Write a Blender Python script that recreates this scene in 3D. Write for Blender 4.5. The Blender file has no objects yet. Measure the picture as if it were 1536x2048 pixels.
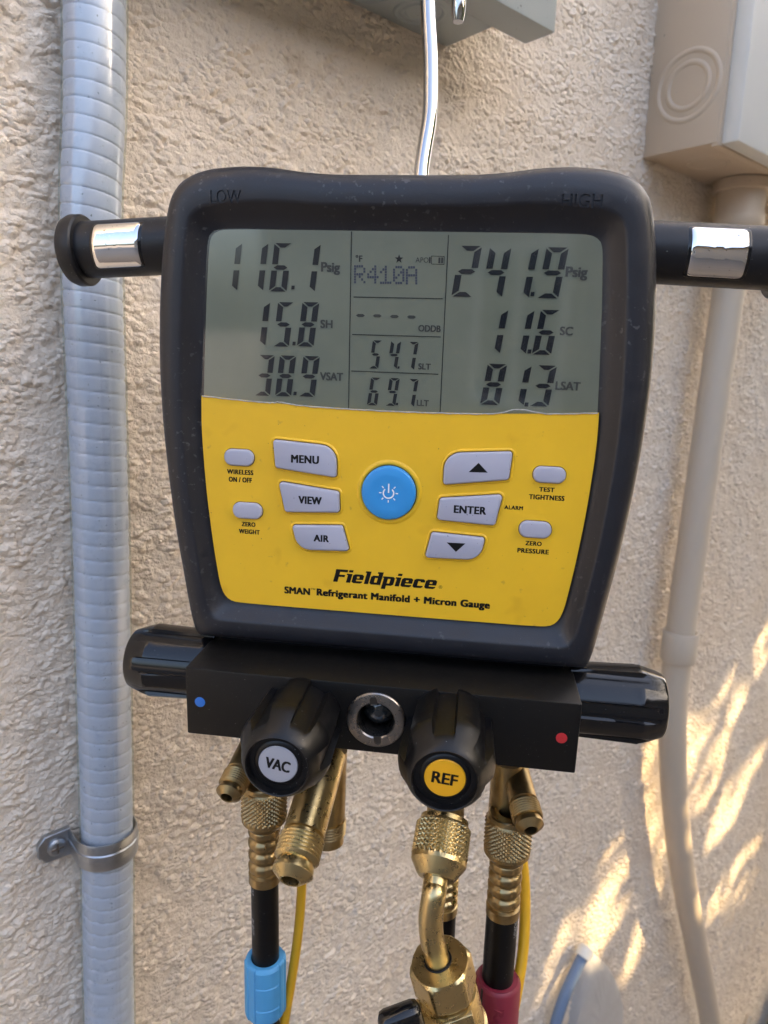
import bpy, bmesh, math, random
import numpy as np
from mathutils import Vector, Matrix

random.seed(7)
rng = np.random.default_rng(7)
SC = bpy.context.scene
COL = SC.collection
rad = math.radians

# ------------------------------------------------------------------ camera
W, H, FPX = 1536., 2048., 1420.          # photograph pixels and focal length in pixels
AZ, PITCH, ROLL = rad(48.4), rad(11.5), rad(1.6)
hv = np.array([math.cos(AZ), math.sin(AZ), 0.])
rv = np.array([math.sin(AZ), -math.cos(AZ), 0.])
zv = np.array([0., 0., 1.])
CF = hv*math.cos(PITCH) - zv*math.sin(PITCH)
U0 = hv*math.sin(PITCH) + zv*math.cos(PITCH)
CR = math.cos(ROLL)*rv + math.sin(ROLL)*U0
CU = -math.sin(ROLL)*rv + math.cos(ROLL)*U0
CAM = np.array([0., -.402, 1.4])
cam_d = bpy.data.cameras.new('camera')
cam_d.sensor_fit = 'VERTICAL'
cam_d.sensor_height = 32.
cam_d.lens = 32.*FPX/H
cam_d.clip_start, cam_d.clip_end = .01, 2000.
cam_d.dof.use_dof = True
cam_d.dof.focus_distance = .292
cam_d.dof.aperture_fstop = 13.5
cam = bpy.data.objects.new('camera', cam_d)
COL.objects.link(cam)
cam.matrix_world = Matrix([[CR[i], CU[i], -CF[i], CAM[i]] for i in range(3)] + [[0, 0, 0, 1]])
SC.camera = cam

# ------------------------------------------------------------------ sky, sun, exposure
SUN_WALL_ANGLE, SUN_GRAZE = rad(32), rad(38)
SUN = np.array([math.cos(SUN_WALL_ANGLE)*math.cos(SUN_GRAZE), -math.sin(SUN_GRAZE),
                math.sin(SUN_WALL_ANGLE)*math.cos(SUN_GRAZE)])
SUN_EL = math.asin(SUN[2])
SUN_AZ = math.atan2(SUN[0], SUN[1])
world = bpy.data.worlds.new('World')
SC.world = world
world.use_nodes = True
wn = world.node_tree
wn.nodes.clear()
sky = wn.nodes.new('ShaderNodeTexSky')
sky.sky_type = 'NISHITA'
sky.sun_disc = False
sky.sun_elevation = SUN_EL
sky.sun_rotation = SUN_AZ
sky.air_density = .8
sky.dust_density = 6.5
sky.ozone_density = .6
bg = wn.nodes.new('ShaderNodeBackground')
bg.inputs['Strength'].default_value = .15
wo = wn.nodes.new('ShaderNodeOutputWorld')
wn.links.new(sky.outputs[0], bg.inputs[0])
wn.links.new(bg.outputs[0], wo.inputs[0])
sun_d = bpy.data.lights.new('sun', 'SUN')
sun_d.energy = 2.0
sun_d.angle = rad(.53)
sun_d.color = (1., .71, .36)
sun_o = bpy.data.objects.new('sun', sun_d)
COL.objects.link(sun_o)
sun_o.location = (4, -2, 4)
sun_o.rotation_euler = Vector(-SUN).to_track_quat('-Z', 'Y').to_euler()
SC.view_settings.view_transform = 'Standard'
SC.view_settings.look = 'None'
SC.view_settings.gamma = 1
SC.view_settings.exposure = 2.8
SC.cycles.max_bounces = 6
SC.cycles.diffuse_bounces = 3
SC.cycles.glossy_bounces = 4
SC.cycles.use_denoising = True

# ------------------------------------------------------------------ pixel helpers
def ray(x, y): return CF + CR*(x - W/2)/FPX - CU*(y - H/2)/FPX
def on_plane(x, y, p0, n):
    d = ray(x, y)
    return CAM + d*(((np.asarray(p0) - CAM) @ n)/(d @ n))
def on_wall(x, y, off=0.): return on_plane(x, y, (0, -off, 0), np.array([0, 1., 0]))
# the instrument's own frame: u right, v up, w out of its face, millimetres
def _dev():
    a, t, q = rad(7.3), rad(2.), rad(.5)
    dr = rv*math.cos(a) - hv*math.sin(a)
    do = np.cross(dr, zv)
    du2 = zv*math.cos(t) + do*math.sin(t)
    do2 = do*math.cos(t) - zv*math.sin(t)
    return dr*math.cos(q) - du2*math.sin(q), du2*math.cos(q) + dr*math.sin(q), do2
DR, DU, DO = _dev()
DORG = CAM + ray(795, 800)*.285 - DR*.0016
def px(x, y, w=0.):
    d = on_plane(x, y, DORG + DO*w/1000, DO) - DORG
    return np.array([1000*(d @ DR), 1000*(d @ DU), w])
def px_depth(x, y, zc):
    d = CAM + ray(x, y)*zc - DORG
    return np.array([1000*(d @ DR), 1000*(d @ DU), 1000*(d @ DO)])
def mmpp(x, y, w=0.):          # millimetres per photograph pixel at that place
    p = px(x, y, w)
    P = DORG + (DR*p[0] + DU*p[1] + DO*p[2])/1000
    return float(((P - CAM) @ CF)/FPX*1000)
def G(p): return Vector((p[0], -p[2], p[1]))*.001
DROT = Matrix([[DR[i], -DO[i], DU[i]] for i in range(3)])
DOWN = np.array([-(zv @ DR), -(zv @ DU), -(zv @ DO)])      # gravity in the instrument's frame

# ------------------------------------------------------------------ object helpers
def thing(name, label, cat, loc=(0, 0, 0), rot=None, group=None):
    o = bpy.data.objects.new(name, None)
    COL.objects.link(o)
    o.empty_display_size = .02
    M = Matrix.Translation(Vector(loc))
    if rot is not None: M = M @ rot.to_4x4()
    o.matrix_world = M
    o['label'] = label; o['category'] = cat
    if group: o['group'] = group
    return o
def dthing(name, label, cat, base, group=None):
    """a thing laid out in the instrument's frame; base is (u, v, w) in mm"""
    loc = Vector(DORG) + DROT @ G(base)
    o = thing(name, label, cat, loc, DROT, group)
    o['_b'] = [float(c) for c in base]
    return o
def mk(name, verts, faces, mat, parent=None, smooth=True, sharp=35, dev=True):
    """one mesh object; dev: verts are (u,v,w) mm in the instrument's frame, else metres in the parent's/world frame"""
    me = bpy.data.meshes.new(name)
    if dev:
        b = (0, 0, 0)
        p = parent
        while p is not None and p.parent is not None: p = p.parent
        if p is not None and '_b' in p: b = p['_b']
        vs = [((v[0]-b[0])*.001, -(v[2]-b[2])*.001, (v[1]-b[1])*.001) for v in verts]
    else:
        vs = [tuple(map(float, v)) for v in verts]
    me.from_pydata(vs, [], faces)
    bm = bmesh.new(); bm.from_mesh(me)
    bmesh.ops.recalc_face_normals(bm, faces=bm.faces)
    bm.to_mesh(me); bm.free()
    if smooth:
        me.shade_smooth()
        me.set_sharp_from_angle(angle=rad(sharp))
    me.materials.append(mat)
    o = bpy.data.objects.new(name, me)
    COL.objects.link(o)
    if parent is not None: o.parent = parent
    return o
def tag(o, label, cat, group=None):
    o['label'] = label; o['category'] = cat
    if group: o['group'] = group
    return o

def frame_of(d):
    d = np.asarray(d, float); d = d/np.linalg.norm(d)
    a = np.array([0, 1., 0]) if abs(d[1]) < .9 else np.array([1., 0, 0])
    e1 = np.cross(a, d); e1 /= np.linalg.norm(e1)
    return d, e1, np.cross(d, e1)
def lathe(p0, d, prof, seg=40, rfun=None):
    """prof: list of (s, r); rfun(s, r, theta) may modify the radius; closed at ends when r==0"""
    p0 = np.asarray(p0, float); d, e1, e2 = frame_of(d)
    V, Fc, rows = [], [], []
    for s, r in prof:
        if r <= 1e-9:
            V.append(p0 + d*s); rows.append([len(V)-1])
        else:
            row = []
            for k in range(seg):
                th = 2*math.pi*k/seg
                rr = rfun(s, r, th) if rfun else r
                V.append(p0 + d*s + (e1*math.cos(th) + e2*math.sin(th))*rr); row.append(len(V)-1)
            rows.append(row)
    for a, b in zip(rows, rows[1:]):
        n = max(len(a), len(b))
        for k in range(n):
            k2 = (k+1) % n
            if len(a) == 1: Fc.append((a[0], b[k], b[k2]))
            elif len(b) == 1: Fc.append((a[k], b[0], a[k2]))
            else: Fc.append((a[k], b[k], b[k2], a[k2]))
    return V, Fc
def spline(pts, n):
    """Catmull-Rom through pts, n samples"""
    P = [np.asarray(p, float) for p in pts]
    P = [2*P[0]-P[1]] + P + [2*P[-1]-P[-2]]
    m = len(P)-3
    out = []
    for i in range(n):
        t = i*m/(n-1); k = min(int(t), m-1); t -= k
        a, b, c, e = P[k:k+4]
        out.append(.5*((2*b) + (c-a)*t + (2*a-5*b+4*c-e)*t*t + (3*b-a-3*c+e)*t**3))
    return out
def tube(path, radius, seg=20, cap=True, rfun=None):
    P = [np.asarray(p, float) for p in path]
    n = len(P)
    R = radius if hasattr(radius, '__len__') else [radius]*n
    T = [P[min(i+1, n-1)] - P[max(i-1, 0)] for i in range(n)]
    T = [t/np.linalg.norm(t) for t in T]
    _, e1, e2 = frame_of(T[0])
    V, Fc = [], []
    L = 0.
    for i in range(n):
        if i:
            L += np.linalg.norm(P[i]-P[i-1])
            e1 = e1 - T[i]*(e1 @ T[i]); e1 /= np.linalg.norm(e1)
            e2 = np.cross(T[i], e1)
        for k in range(seg):
            th = 2*math.pi*k/seg
            rr = rfun(L, R[i], th) if rfun else R[i]
            V.append(P[i] + (e1*math.cos(th) + e2*math.sin(th))*rr)
    for i in range(n-1):
        for k in range(seg):
            k2 = (k+1) % seg
            Fc.append((i*seg+k, i*seg+k2, (i+1)*seg+k2, (i+1)*seg+k))
    if cap:
        Fc.append(tuple(range(seg-1, -1, -1)))
        Fc.append(tuple((n-1)*seg+k for k in range(seg)))
    return V, Fc
def box(x0, x1, y0, y1, z0, z1, bev=0.):
    b = bev
    X, Y, Z = (x0, x1), (y0, y1), (z0, z1)
    if b <= 0:
        V = [(X[i], Y[j], Z[k]) for i in (0, 1) for j in (0, 1) for k in (0, 1)]
        return V, [(0, 1, 3, 2), (4, 6, 7, 5), (0, 4, 5, 1), (2, 3, 7, 6), (0, 2, 6, 4), (1, 5, 7, 3)]
    bm = bmesh.new()
    bmesh.ops.create_cube(bm, size=1)
    for v in bm.verts:
        v.co = Vector((X[v.co.x > 0], Y[v.co.y > 0], Z[v.co.z > 0]))
    bmesh.ops.bevel(bm, geom=list(bm.edges), offset=b, segments=2, profile=.5, affect='EDGES')
    bm.verts.ensure_lookup_table()
    V = [tuple(v.co) for v in bm.verts]
    Fc = [tuple(v.index for v in f.verts) for f in bm.faces]
    bm.free()
    return V, Fc
def join(*parts):
    V, Fc = [], []
    for v, f in parts:
        o = len(V); V += list(v); Fc += [tuple(i+o for i in q) for q in f]
    return V, Fc
def round_poly(pts, radii, seg=7):
    P = [np.asarray(p[:2], float) for p in pts]
    n, out = len(P), []
    for i in range(n):
        a, b, c = P[i-1], P[i], P[(i+1) % n]
        r = radii[i] if hasattr(radii, '__len__') else radii
        d1 = (a-b)/np.linalg.norm(a-b); d2 = (c-b)/np.linalg.norm(c-b)
        ang = math.acos(max(-1, min(1, d1 @ d2)))
        t = r/math.tan(ang/2)
        bis = d1 + d2; bis /= np.linalg.norm(bis)
        ctr = b + bis*r/math.sin(ang/2)
        p1, p2 = b+d1*t, b+d2*t
        a1 = math.atan2(*(p1-ctr)[::-1]); a2 = math.atan2(*(p2-ctr)[::-1])
        da = (a2-a1+math.pi) % (2*math.pi) - math.pi
        for k in range(seg+1):
            th = a1 + da*k/seg
            out.append(ctr + r*np.array([math.cos(th), math.sin(th)]))
    return out
def inset(poly, d):
    n, out = len(poly), []
    area = sum(poly[i-1][0]*poly[i][1] - poly[i][0]*poly[i-1][1] for i in range(n))
    s = 1 if area > 0 else -1
    for i in range(n):
        t1 = poly[i]-poly[i-1]; t2 = poly[(i+1) % n]-poly[i]
        l1, l2 = np.linalg.norm(t1), np.linalg.norm(t2)
        t = (t1/l1 if l1 > 1e-9 else 0) + (t2/l2 if l2 > 1e-9 else 0)
        t = t/np.linalg.norm(t)
        out.append(poly[i] + s*d*np.array([-t[1], t[0]]))
    return out
def prism(rings, cap_top=True, cap_bot=True):
    """rings: list of (poly2d, w) in u,v,w; same vertex count"""
    V, Fc = [], []
    n = len(rings[0][0])
    for poly, w in rings: V += [(p[0], p[1], w) for p in poly]
    for i in range(len(rings)-1):
        for k in range(n):
            k2 = (k+1) % n
            Fc.append((i*n+k, i*n+k2, (i+1)*n+k2, (i+1)*n+k))
    if cap_bot: Fc.append(tuple(range(n-1, -1, -1)))
    if cap_top: Fc.append(tuple((len(rings)-1)*n+k for k in range(n)))
    return V, Fc

_tc = {}
def text_mesh(s, bold=0., space=1.):
    k = (s, bold, space)
    if k in _tc: return _tc[k]
    cu = bpy.data.curves.new('t', 'FONT')
    cu.body = s; cu.size = 1; cu.offset = bold; cu.space_character = space
    cu.resolution_u = 4
    ob = bpy.data.objects.new('t', cu)
    COL.objects.link(ob)
    dg = bpy.context.evaluated_depsgraph_get()
    me = bpy.data.meshes.new_from_object(ob.evaluated_get(dg))
    V = np.array([v.co[:2] for v in me.vertices]); Fc = [tuple(p.vertices) for p in me.polygons]
    bpy.data.meshes.remove(me); bpy.data.objects.remove(ob); bpy.data.curves.remove(cu)
    lo, hi = V.min(0), V.max(0)
    V = (V-lo)/(hi-lo) - .5
    _tc[k] = (V, Fc)
    return _tc[k]
def bold_text(s, ww, hh, bold, space=1.):
    """flat letters filling a ww x hh box; strokes thickened by a few shifted copies laid one on another"""
    V, Fc = text_mesh(s, 0., space)
    b = bold*hh
    offs = [(0, 0)] if b <= 0 else [(-b, -b*.5), (b, -b*.5), (-b, b*.5), (b, b*.5), (0, 0)]
    verts, faces = [], []
    for i, (dx, dy) in enumerate(offs):
        o = len(verts)
        verts += [(x*(ww-2*b) + dx, y*(hh-b) + dy, .003*i) for x, y in V]
        faces += [tuple(q+o for q in f) for f in Fc]
    return verts, faces
def lettering(s, cx, cy, wpx, hpx, w, mat, parent, bold=.04, space=1., name='lettering'):
    """flat print; centre and size in photograph pixels, w = height of the printed surface in mm"""
    c = px(cx, cy, w); k = mmpp(cx, cy, w)
    verts, faces = bold_text(s, wpx*k, hpx*k, bold, space)
    return mk(name, [(c[0]+x, c[1]+y, w+.035+z) for x, y, z in verts], faces, mat, parent, smooth=False)

# ------------------------------------------------------------------ materials
def mat(name, col, rough=.5, metal=0., var=None, specks=None, bump=None, coat=0., coat_rough=.05, spec=.5,
        rvar=None, sss=0., stretch=None):
    """var=(scale, amount, colour2); specks=(scale, threshold, colour, width); bump=(scale, strength mm); rvar=(scale, amount)"""
    m = bpy.data.materials.new(name)
    m.use_nodes = True
    nt = m.node_tree; N = nt.nodes; L = nt.links
    b = N['Principled BSDF']
    b.inputs['Base Color'].default_value = (*col, 1)
    b.inputs['Roughness'].default_value = rough
    b.inputs['Metallic'].default_value = metal
    b.inputs['Specular IOR Level'].default_value = spec
    b.inputs['Coat Weight'].default_value = coat
    b.inputs['Coat Roughness'].default_value = coat_rough
    if sss:
        b.inputs['Subsurface Weight'].default_value = sss
        b.inputs['Subsurface Radius'].default_value = (.004, .004, .005)
        b.inputs['Subsurface Scale'].default_value = 1
    tc = N.new('ShaderNodeTexCoord').outputs['Object']
    if stretch:
        mp = N.new('ShaderNodeMapping'); mp.inputs['Scale'].default_value = stretch
        L.new(tc, mp.inputs[0]); tc = mp.outputs[0]
    def noise(sc, det=4, rgh=.6):
        n = N.new('ShaderNodeTexNoise'); n.inputs['Scale'].default_value = sc
        n.inputs['Detail'].default_value = det; n.inputs['Roughness'].default_value = rgh
        L.new(tc, n.inputs['Vector']); return n.outputs['Fac']
    def ramp(src, a, c):
        r = N.new('ShaderNodeMapRange'); r.inputs['From Min'].default_value = a; r.inputs['From Max'].default_value = c
        L.new(src, r.inputs['Value']); return r.outputs['Result']
    cur = None
    def mixc(fac, c2):
        nonlocal cur
        mx = N.new('ShaderNodeMix'); mx.data_type = 'RGBA'
        if cur is None: mx.inputs[6].default_value = (*col, 1)
        else: L.new(cur, mx.inputs[6])
        mx.inputs[7].default_value = (*c2, 1)
        L.new(fac, mx.inputs[0]); cur = mx.outputs[2]
    if var:
        f = ramp(noise(var[0], 5, .65), .5 - .25/max(var[1], .01)*.5, .5 + .25/max(var[1], .01)*.5) if len(var) < 4 else ramp(noise(var[0], 5, .65), var[3], var[4])
        mu = N.new('ShaderNodeMath'); mu.operation = 'MULTIPLY'; mu.inputs[1].default_value = var[1]
        L.new(f, mu.inputs[0]); mixc(mu.outputs[0], var[2])
    for sp in (specks or []):
        f = ramp(noise(sp[0], 2, .5), sp[1], sp[1]+sp[3])
        if len(sp) > 4:
            mu = N.new('ShaderNodeMath'); mu.operation = 'MULTIPLY'
            L.new(f, mu.inputs[0]); L.new(ramp(noise(sp[4], 3, .6), .48, .62), mu.inputs[1]); f = mu.outputs[0]
        mixc(f, sp[2])
    if cur is not None: L.new(cur, b.inputs['Base Color'])
    if rvar:
        r = N.new('ShaderNodeMapRange')
        r.inputs['From Min'].default_value = .3; r.inputs['From Max'].default_value = .7
        r.inputs['To Min'].default_value = max(0, rough-rvar[1]); r.inputs['To Max'].default_value = min(1, rough+rvar[1])
        L.new(noise(rvar[0], 5, .7), r.inputs['Value']); L.new(r.outputs[0], b.inputs['Roughness'])
    if bump:
        bp = N.new('ShaderNodeBump'); bp.inputs['Strength'].default_value = 1
        bp.inputs['Distance'].default_value = bump[1]*.001
        L.new(noise(bump[0], 4, .6), bp.inputs['Height']); L.new(bp.outputs[0], b.inputs['Normal'])
    return m

M = {}
M['rubber'] = mat('rubber', (.0105, .0113, .0160), .43, var=(60, .5, (.015, .016, .021)), rvar=(120, .10), bump=(1400, .05),
                  specks=[(1700, .765, (.22, .21, .2), .03), (460, .62, (.060, .060, .064), .08, 24)])
M['rod'] = mat('rod_plastic', (.009, .009, .011), .42, spec=.4, rvar=(200, .08), specks=[(900, .74, (.2, .2, .19), .02)], bump=(1500, .03))
M['anod'] = mat('black_anodised', (.0055, .005, .0047), .44, metal=.0, spec=.28, rvar=(300, .06), specks=[(1900, .755, (.3, .28, .26), .03)], bump=(2500, .02))
M['gloss'] = mat('gloss_black', (.005, .005, .006), .14, rvar=(90, .05), specks=[(1100, .75, (.12, .12, .12), .02)])
M['knob'] = mat('knob_black', (.0035, .0035, .0042), .36, spec=.36, rvar=(150, .08), specks=[(900, .73, (.2, .2, .2), .03)], bump=(900, .03))
M['yellow'] = mat('yellow_panel', (.86, .525, .020), .42, var=(28, .45, (.70, .39, .014)), rvar=(200, .06),
                  specks=[(700, .735, (.35, .2, .03), .03), (260, .70, (.58, .33, .03), .10), (60, .66, (.70, .39, .014), .12)], bump=(2600, .02))
M['ink'] = mat('black_ink', (.006, .006, .006), .5, spec=.2)
M['ring_white'] = mat('white_ink', (.85, .88, .92), .45)
M['button'] = mat('grey_button', (.40, .41, .50), .42, rvar=(200, .06), specks=[(800, .74, (.12, .12, .14), .02)])
M['blue_button'] = mat('blue_button', (.035, .29, .68), .40, rvar=(200, .06), specks=[(800, .74, (.02, .1, .25), .02)])
M['groove'] = mat('dark_groove', (.10, .055, .012), .6)
M['lcd'] = mat('lcd_back', (.190, .208, .160), .35, var=(14, .8, (.145, .165, .125)))
M['lcd_ink'] = mat('lcd_ink', (.006, .008, .013), .5, spec=.2)
M['lcd_ink2'] = mat('lcd_ink_thin', (.030, .032, .030), .5)
M['lcd_dot'] = mat('lcd_dot', (.045, .055, .09), .5)
M['chrome'] = mat('chrome', (.78, .77, .76), .07, metal=1., rvar=(260, .05), specks=[(700, .70, (.25, .22, .2), .04)])
M['steel'] = mat('steel_rod', (.52, .515, .51), .12, metal=1., rvar=(150, .06))
M['ring'] = mat('steel_ring', (.30, .275, .25), .30, metal=1., rvar=(300, .08))
M['slot'] = mat('slot_metal', (.10, .095, .09), .35, metal=1.)
M['glass_dark'] = mat('sight_glass', (.012, .016, .018), .04, coat=1., coat_rough=.02)
M['brass'] = mat('brass', (.58, .46, .235), .30, metal=1., var=(80, .5, (.44, .32, .14)), rvar=(220, .08),
                 specks=[(900, .73, (.16, .11, .05), .08)], bump=(1500, .012))
M['brass_dark'] = mat('brass_tarnished', (.40, .295, .145), .36, metal=1., var=(140, .7, (.24, .17, .08)), rvar=(220, .1), bump=(1500, .02))
M['hose'] = mat('hose_rubber', (.0025, .0025, .003), .40, spec=.25, rvar=(180, .08), specks=[(900, .74, (.12, .12, .12), .02)])
M['hose_print'] = mat('hose_print', (.30, .30, .30), .6)
M['blue_plastic'] = mat('blue_plastic', (.075, .33, .62), .48, var=(70, .4, (.06, .27, .52)), rvar=(150, .06))
M['red_plastic'] = mat('red_plastic', (.20, .016, .035), .48, var=(70, .4, (.155, .012, .028)), rvar=(150, .06))
M['cable'] = mat('yellow_cable', (.70, .39, .016), .38, var=(60, .3, (.60, .31, .012)))
M['pvc'] = mat('painted_pvc', (.59, .49, .375), .5, var=(30, .5, (.52, .465, .385)), rvar=(90, .06), bump=(500, .05))
M['beige_paint'] = mat('beige_paint', (.60, .485, .36), .45, var=(18, .4, (.55, .44, .325)), rvar=(60, .05), bump=(350, .05),
                       specks=[(260, .73, (.34, .29, .22), .04)])
M['cover_paint'] = mat('cover_paint', (.74, .73, .68), .42, var=(16, .4, (.69, .68, .63)), bump=(350, .04))
M['grey_paint'] = mat('grey_paint', (.34, .385, .40), .45, var=(25, .4, (.30, .34, .35)), bump=(400, .05), specks=[(200, .72, (.14, .14, .13), .05)])
M['conduit'] = mat('conduit_jacket', (.50, .53, .66), .30, var=(25, .5, (.46, .49, .60)), rvar=(80, .06), sss=0.,
                   specks=[(620, .70, (.15, .17, .18), .05)])
M['galv'] = mat('galvanised', (.46, .48, .51), .38, metal=1., var=(90, .7, (.33, .35, .37)), rvar=(120, .12))
M['mortar'] = mat('mortar', (.50, .49, .48), .8, var=(30, .5, (.42, .40, .37)), bump=(160, .5))
M['blue_pipe'] = mat('blue_pipe', (.17, .24, .36), .5, var=(40, .4, (.12, .17, .27)))
M['white_cap'] = mat('white_cap', (.75, .74, .68), .5)
M['foam'] = mat('black_foam', (.012, .012, .014), .7, bump=(300, .3))
M['tan_tape'] = mat('tan_tape', (.62, .47, .30), .45)
M['concrete'] = mat('concrete', (.17, .15, .13), .85, var=(5, .6, (.12, .105, .09)), bump=(90, 1.))
M['house_paint'] = mat('house_paint', (.27, .235, .19), .85, var=(3, .5, (.23, .20, .16)), bump=(120, 2.))
M['roof'] = mat('roof', (.10, .085, .075), .9, var=(6, .6, (.07, .06, .055)))
M['bark'] = mat('bark', (.13, .10, .075), .85, var=(20, .7, (.08, .06, .045)), bump=(60, 4))
M['leaf'] = mat('leaf', (.055, .10, .028), .5, var=(3, .6, (.085, .12, .03)))
M['edge_glint'] = mat('lens_edge_glint', (.55, .56, .54), .15, var=(200, .8, (.30, .30, .28)))

def lens_material():
    m = bpy.data.materials.new('clear_lens'); m.use_nodes = True
    nt = m.node_tree; N = nt.nodes; L = nt.links
    N.clear()
    o = N.new('ShaderNodeOutputMaterial'); mx = N.new('ShaderNodeMixShader')
    tr = N.new('ShaderNodeBsdfTransparent'); gl = N.new('ShaderNodeBsdfGlossy')
    mx.inputs[0].default_value = .075
    tr.inputs[0].default_value = (.94, .95, .93, 1)
    gl.inputs['Roughness'].default_value = .06
    L.new(tr.outputs[0], mx.inputs[1]); L.new(gl.outputs[0], mx.inputs[2])
    L.new(mx.outputs[0], o.inputs[0])
    return m
M['lens'] = lens_material()
def jacket_material():
    m = lens_material(); m.name = 'clear_pvc'
    N = m.node_tree.nodes; L = m.node_tree.links
    for n in N:
        if n.type == 'BSDF_TRANSPARENT': n.inputs[0].default_value = (.95, .98, .965, 1); tr = n
        if n.type == 'BSDF_GLOSSY': n.inputs['Roughness'].default_value = .13
        if n.type == 'MIX_SHADER': mx = n; n.inputs[0].default_value = .10
    df = N.new('ShaderNodeBsdfDiffuse'); df.inputs[0].default_value = (.50, .58, .56, 1)
    m2 = N.new('ShaderNodeMixShader'); m2.inputs[0].default_value = .10
    L.new(tr.outputs[0], m2.inputs[1]); L.new(df.outputs[0], m2.inputs[2]); L.new(m2.outputs[0], mx.inputs[1])
    return m
M['jacket'] = jacket_material()

def stucco_material():
    m = bpy.data.materials.new('stucco'); m.use_nodes = True
    m.displacement_method = 'BOTH'
    nt = m.node_tree; N = nt.nodes; L = nt.links
    b = N['Principled BSDF']; out = N['Material Output']
    b.inputs['Roughness'].default_value = .88
    b.inputs['Specular IOR Level'].default_value = .25
    tc = N.new('ShaderNodeTexCoord').outputs['Object']
    def noise(sc, det, rgh, src=None, dist=0.):
        n = N.new('ShaderNodeTexNoise'); n.inputs['Scale'].default_value = sc; n.inputs['Detail'].default_value = det
        n.inputs['Roughness'].default_value = rgh; n.inputs['Distortion'].default_value = dist
        L.new(src or tc, n.inputs['Vector']); return n
    def math_(op, a, c):
        k = N.new('ShaderNodeMath'); k.operation = op
        for i, s in enumerate((a, c)):
            if s is None: continue
            if isinstance(s, (int, float)): k.inputs[i].default_value = s
            else: L.new(s, k.inputs[i])
        return k.outputs[0]
    def rng_(src, a, c, d=0., e=1.):
        r = N.new('ShaderNodeMapRange'); r.interpolation_type = 'SMOOTHSTEP'
        for k, v in zip(('From Min', 'From Max', 'To Min', 'To Max'), (a, c, d, e)): r.inputs[k].default_value = v
        L.new(src, r.inputs['Value']); return r.outputs[0]
    # slightly warped rounded nodules over a lumpy, sandy base
    wn_ = noise(70, 2, .5)
    add = N.new('ShaderNodeVectorMath'); add.operation = 'MULTIPLY_ADD'
    add.inputs[1].default_value = (.007, .007, .006); L.new(wn_.outputs['Color'], add.inputs[0]); L.new(tc, add.inputs[2])
    mp = N.new('ShaderNodeMapping'); mp.inputs['Scale'].default_value = (.85, 1, 1.2); L.new(add.outputs[0], mp.inputs[0])
    def nodules(scale):
        vor = N.new('ShaderNodeTexVoronoi'); vor.feature = 'SMOOTH_F1'; vor.inputs['Smoothness'].default_value = .12; vor.inputs['Scale'].default_value = scale
        vor.inputs['Randomness'].default_value = 1
        L.new(mp.outputs[0], vor.inputs['Vector'])
        d2 = math_('MULTIPLY', vor.outputs['Distance'], vor.outputs['Distance'])
        return math_('MAXIMUM', math_('SUBTRACT', 1., math_('MULTIPLY', d2, 1.7)), 0.)
    patch = rng_(noise(48, 4, .65).outputs['Fac'], .38, .60, .12, 1.)
    patch2 = rng_(noise(33, 3, .6, mp.outputs[0]).outputs['Fac'], .42, .62, 0., 1.)
    mid = noise(75, 5, .6, tc, .15).outputs['Fac']
    fine = noise(560, 4, .7).outputs['Fac']
    hgt = math_('MULTIPLY', math_('MULTIPLY', nodules(265), patch), 1.9)
    hgt = math_('ADD', hgt, math_('MULTIPLY', math_('MULTIPLY', nodules(165), patch2), 2.3))
    hgt = math_('ADD', hgt, math_('MULTIPLY', mid, 4.2))
    hgt = math_('ADD', hgt, math_('MULTIPLY', fine, 1.25))
    wave = math_('MULTIPLY', noise(7, 2, .5).outputs['Fac'], 2.5)
    hgt = math_('ADD', hgt, wave)
    dp = N.new('ShaderNodeDisplacement'); dp.inputs['Scale'].default_value = .001; dp.inputs['Midlevel'].default_value = 5.3
    L.new(hgt, dp.inputs['Height']); L.new(dp.outputs[0], out.inputs['Displacement'])
    # colour: beige, darker sand specks at random, faint blotches, some brown stains
    def mixc(fac, a, c):
        mx = N.new('ShaderNodeMix'); mx.data_type = 'RGBA'; L.new(fac, mx.inputs[0])
        for i, s in ((6, a), (7, c)):
            if isinstance(s, tuple): mx.inputs[i].default_value = (*s, 1)
            else: L.new(s, mx.inputs[i])
        return mx.outputs[2]
    c = mixc(rng_(noise(4, 4, .6).outputs['Fac'], .35, .65), (.76, .648, .518), (.78, .695, .59))
    c = mixc(rng_(noise(420, 2, .6).outputs['Fac'], .58, .72, 0, .5), c, (.50, .40, .29))
    c = mixc(rng_(noise(16, 5, .7).outputs['Fac'], .58, .74, 0, .55), c, (.54, .42, .29))
    L.new(c, b.inputs['Base Color'])
    return m
M['stucco'] = stucco_material()

# ================================================================== the setting
g = 60.
ground = mk('ground', [(-g, -g, -.2), (g, -g, -.2), (g, g, -.2), (-g, g, -.2)], [(0, 1, 2, 3)], M['concrete'], smooth=False, dev=False)
ground['kind'] = 'structure'

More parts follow.
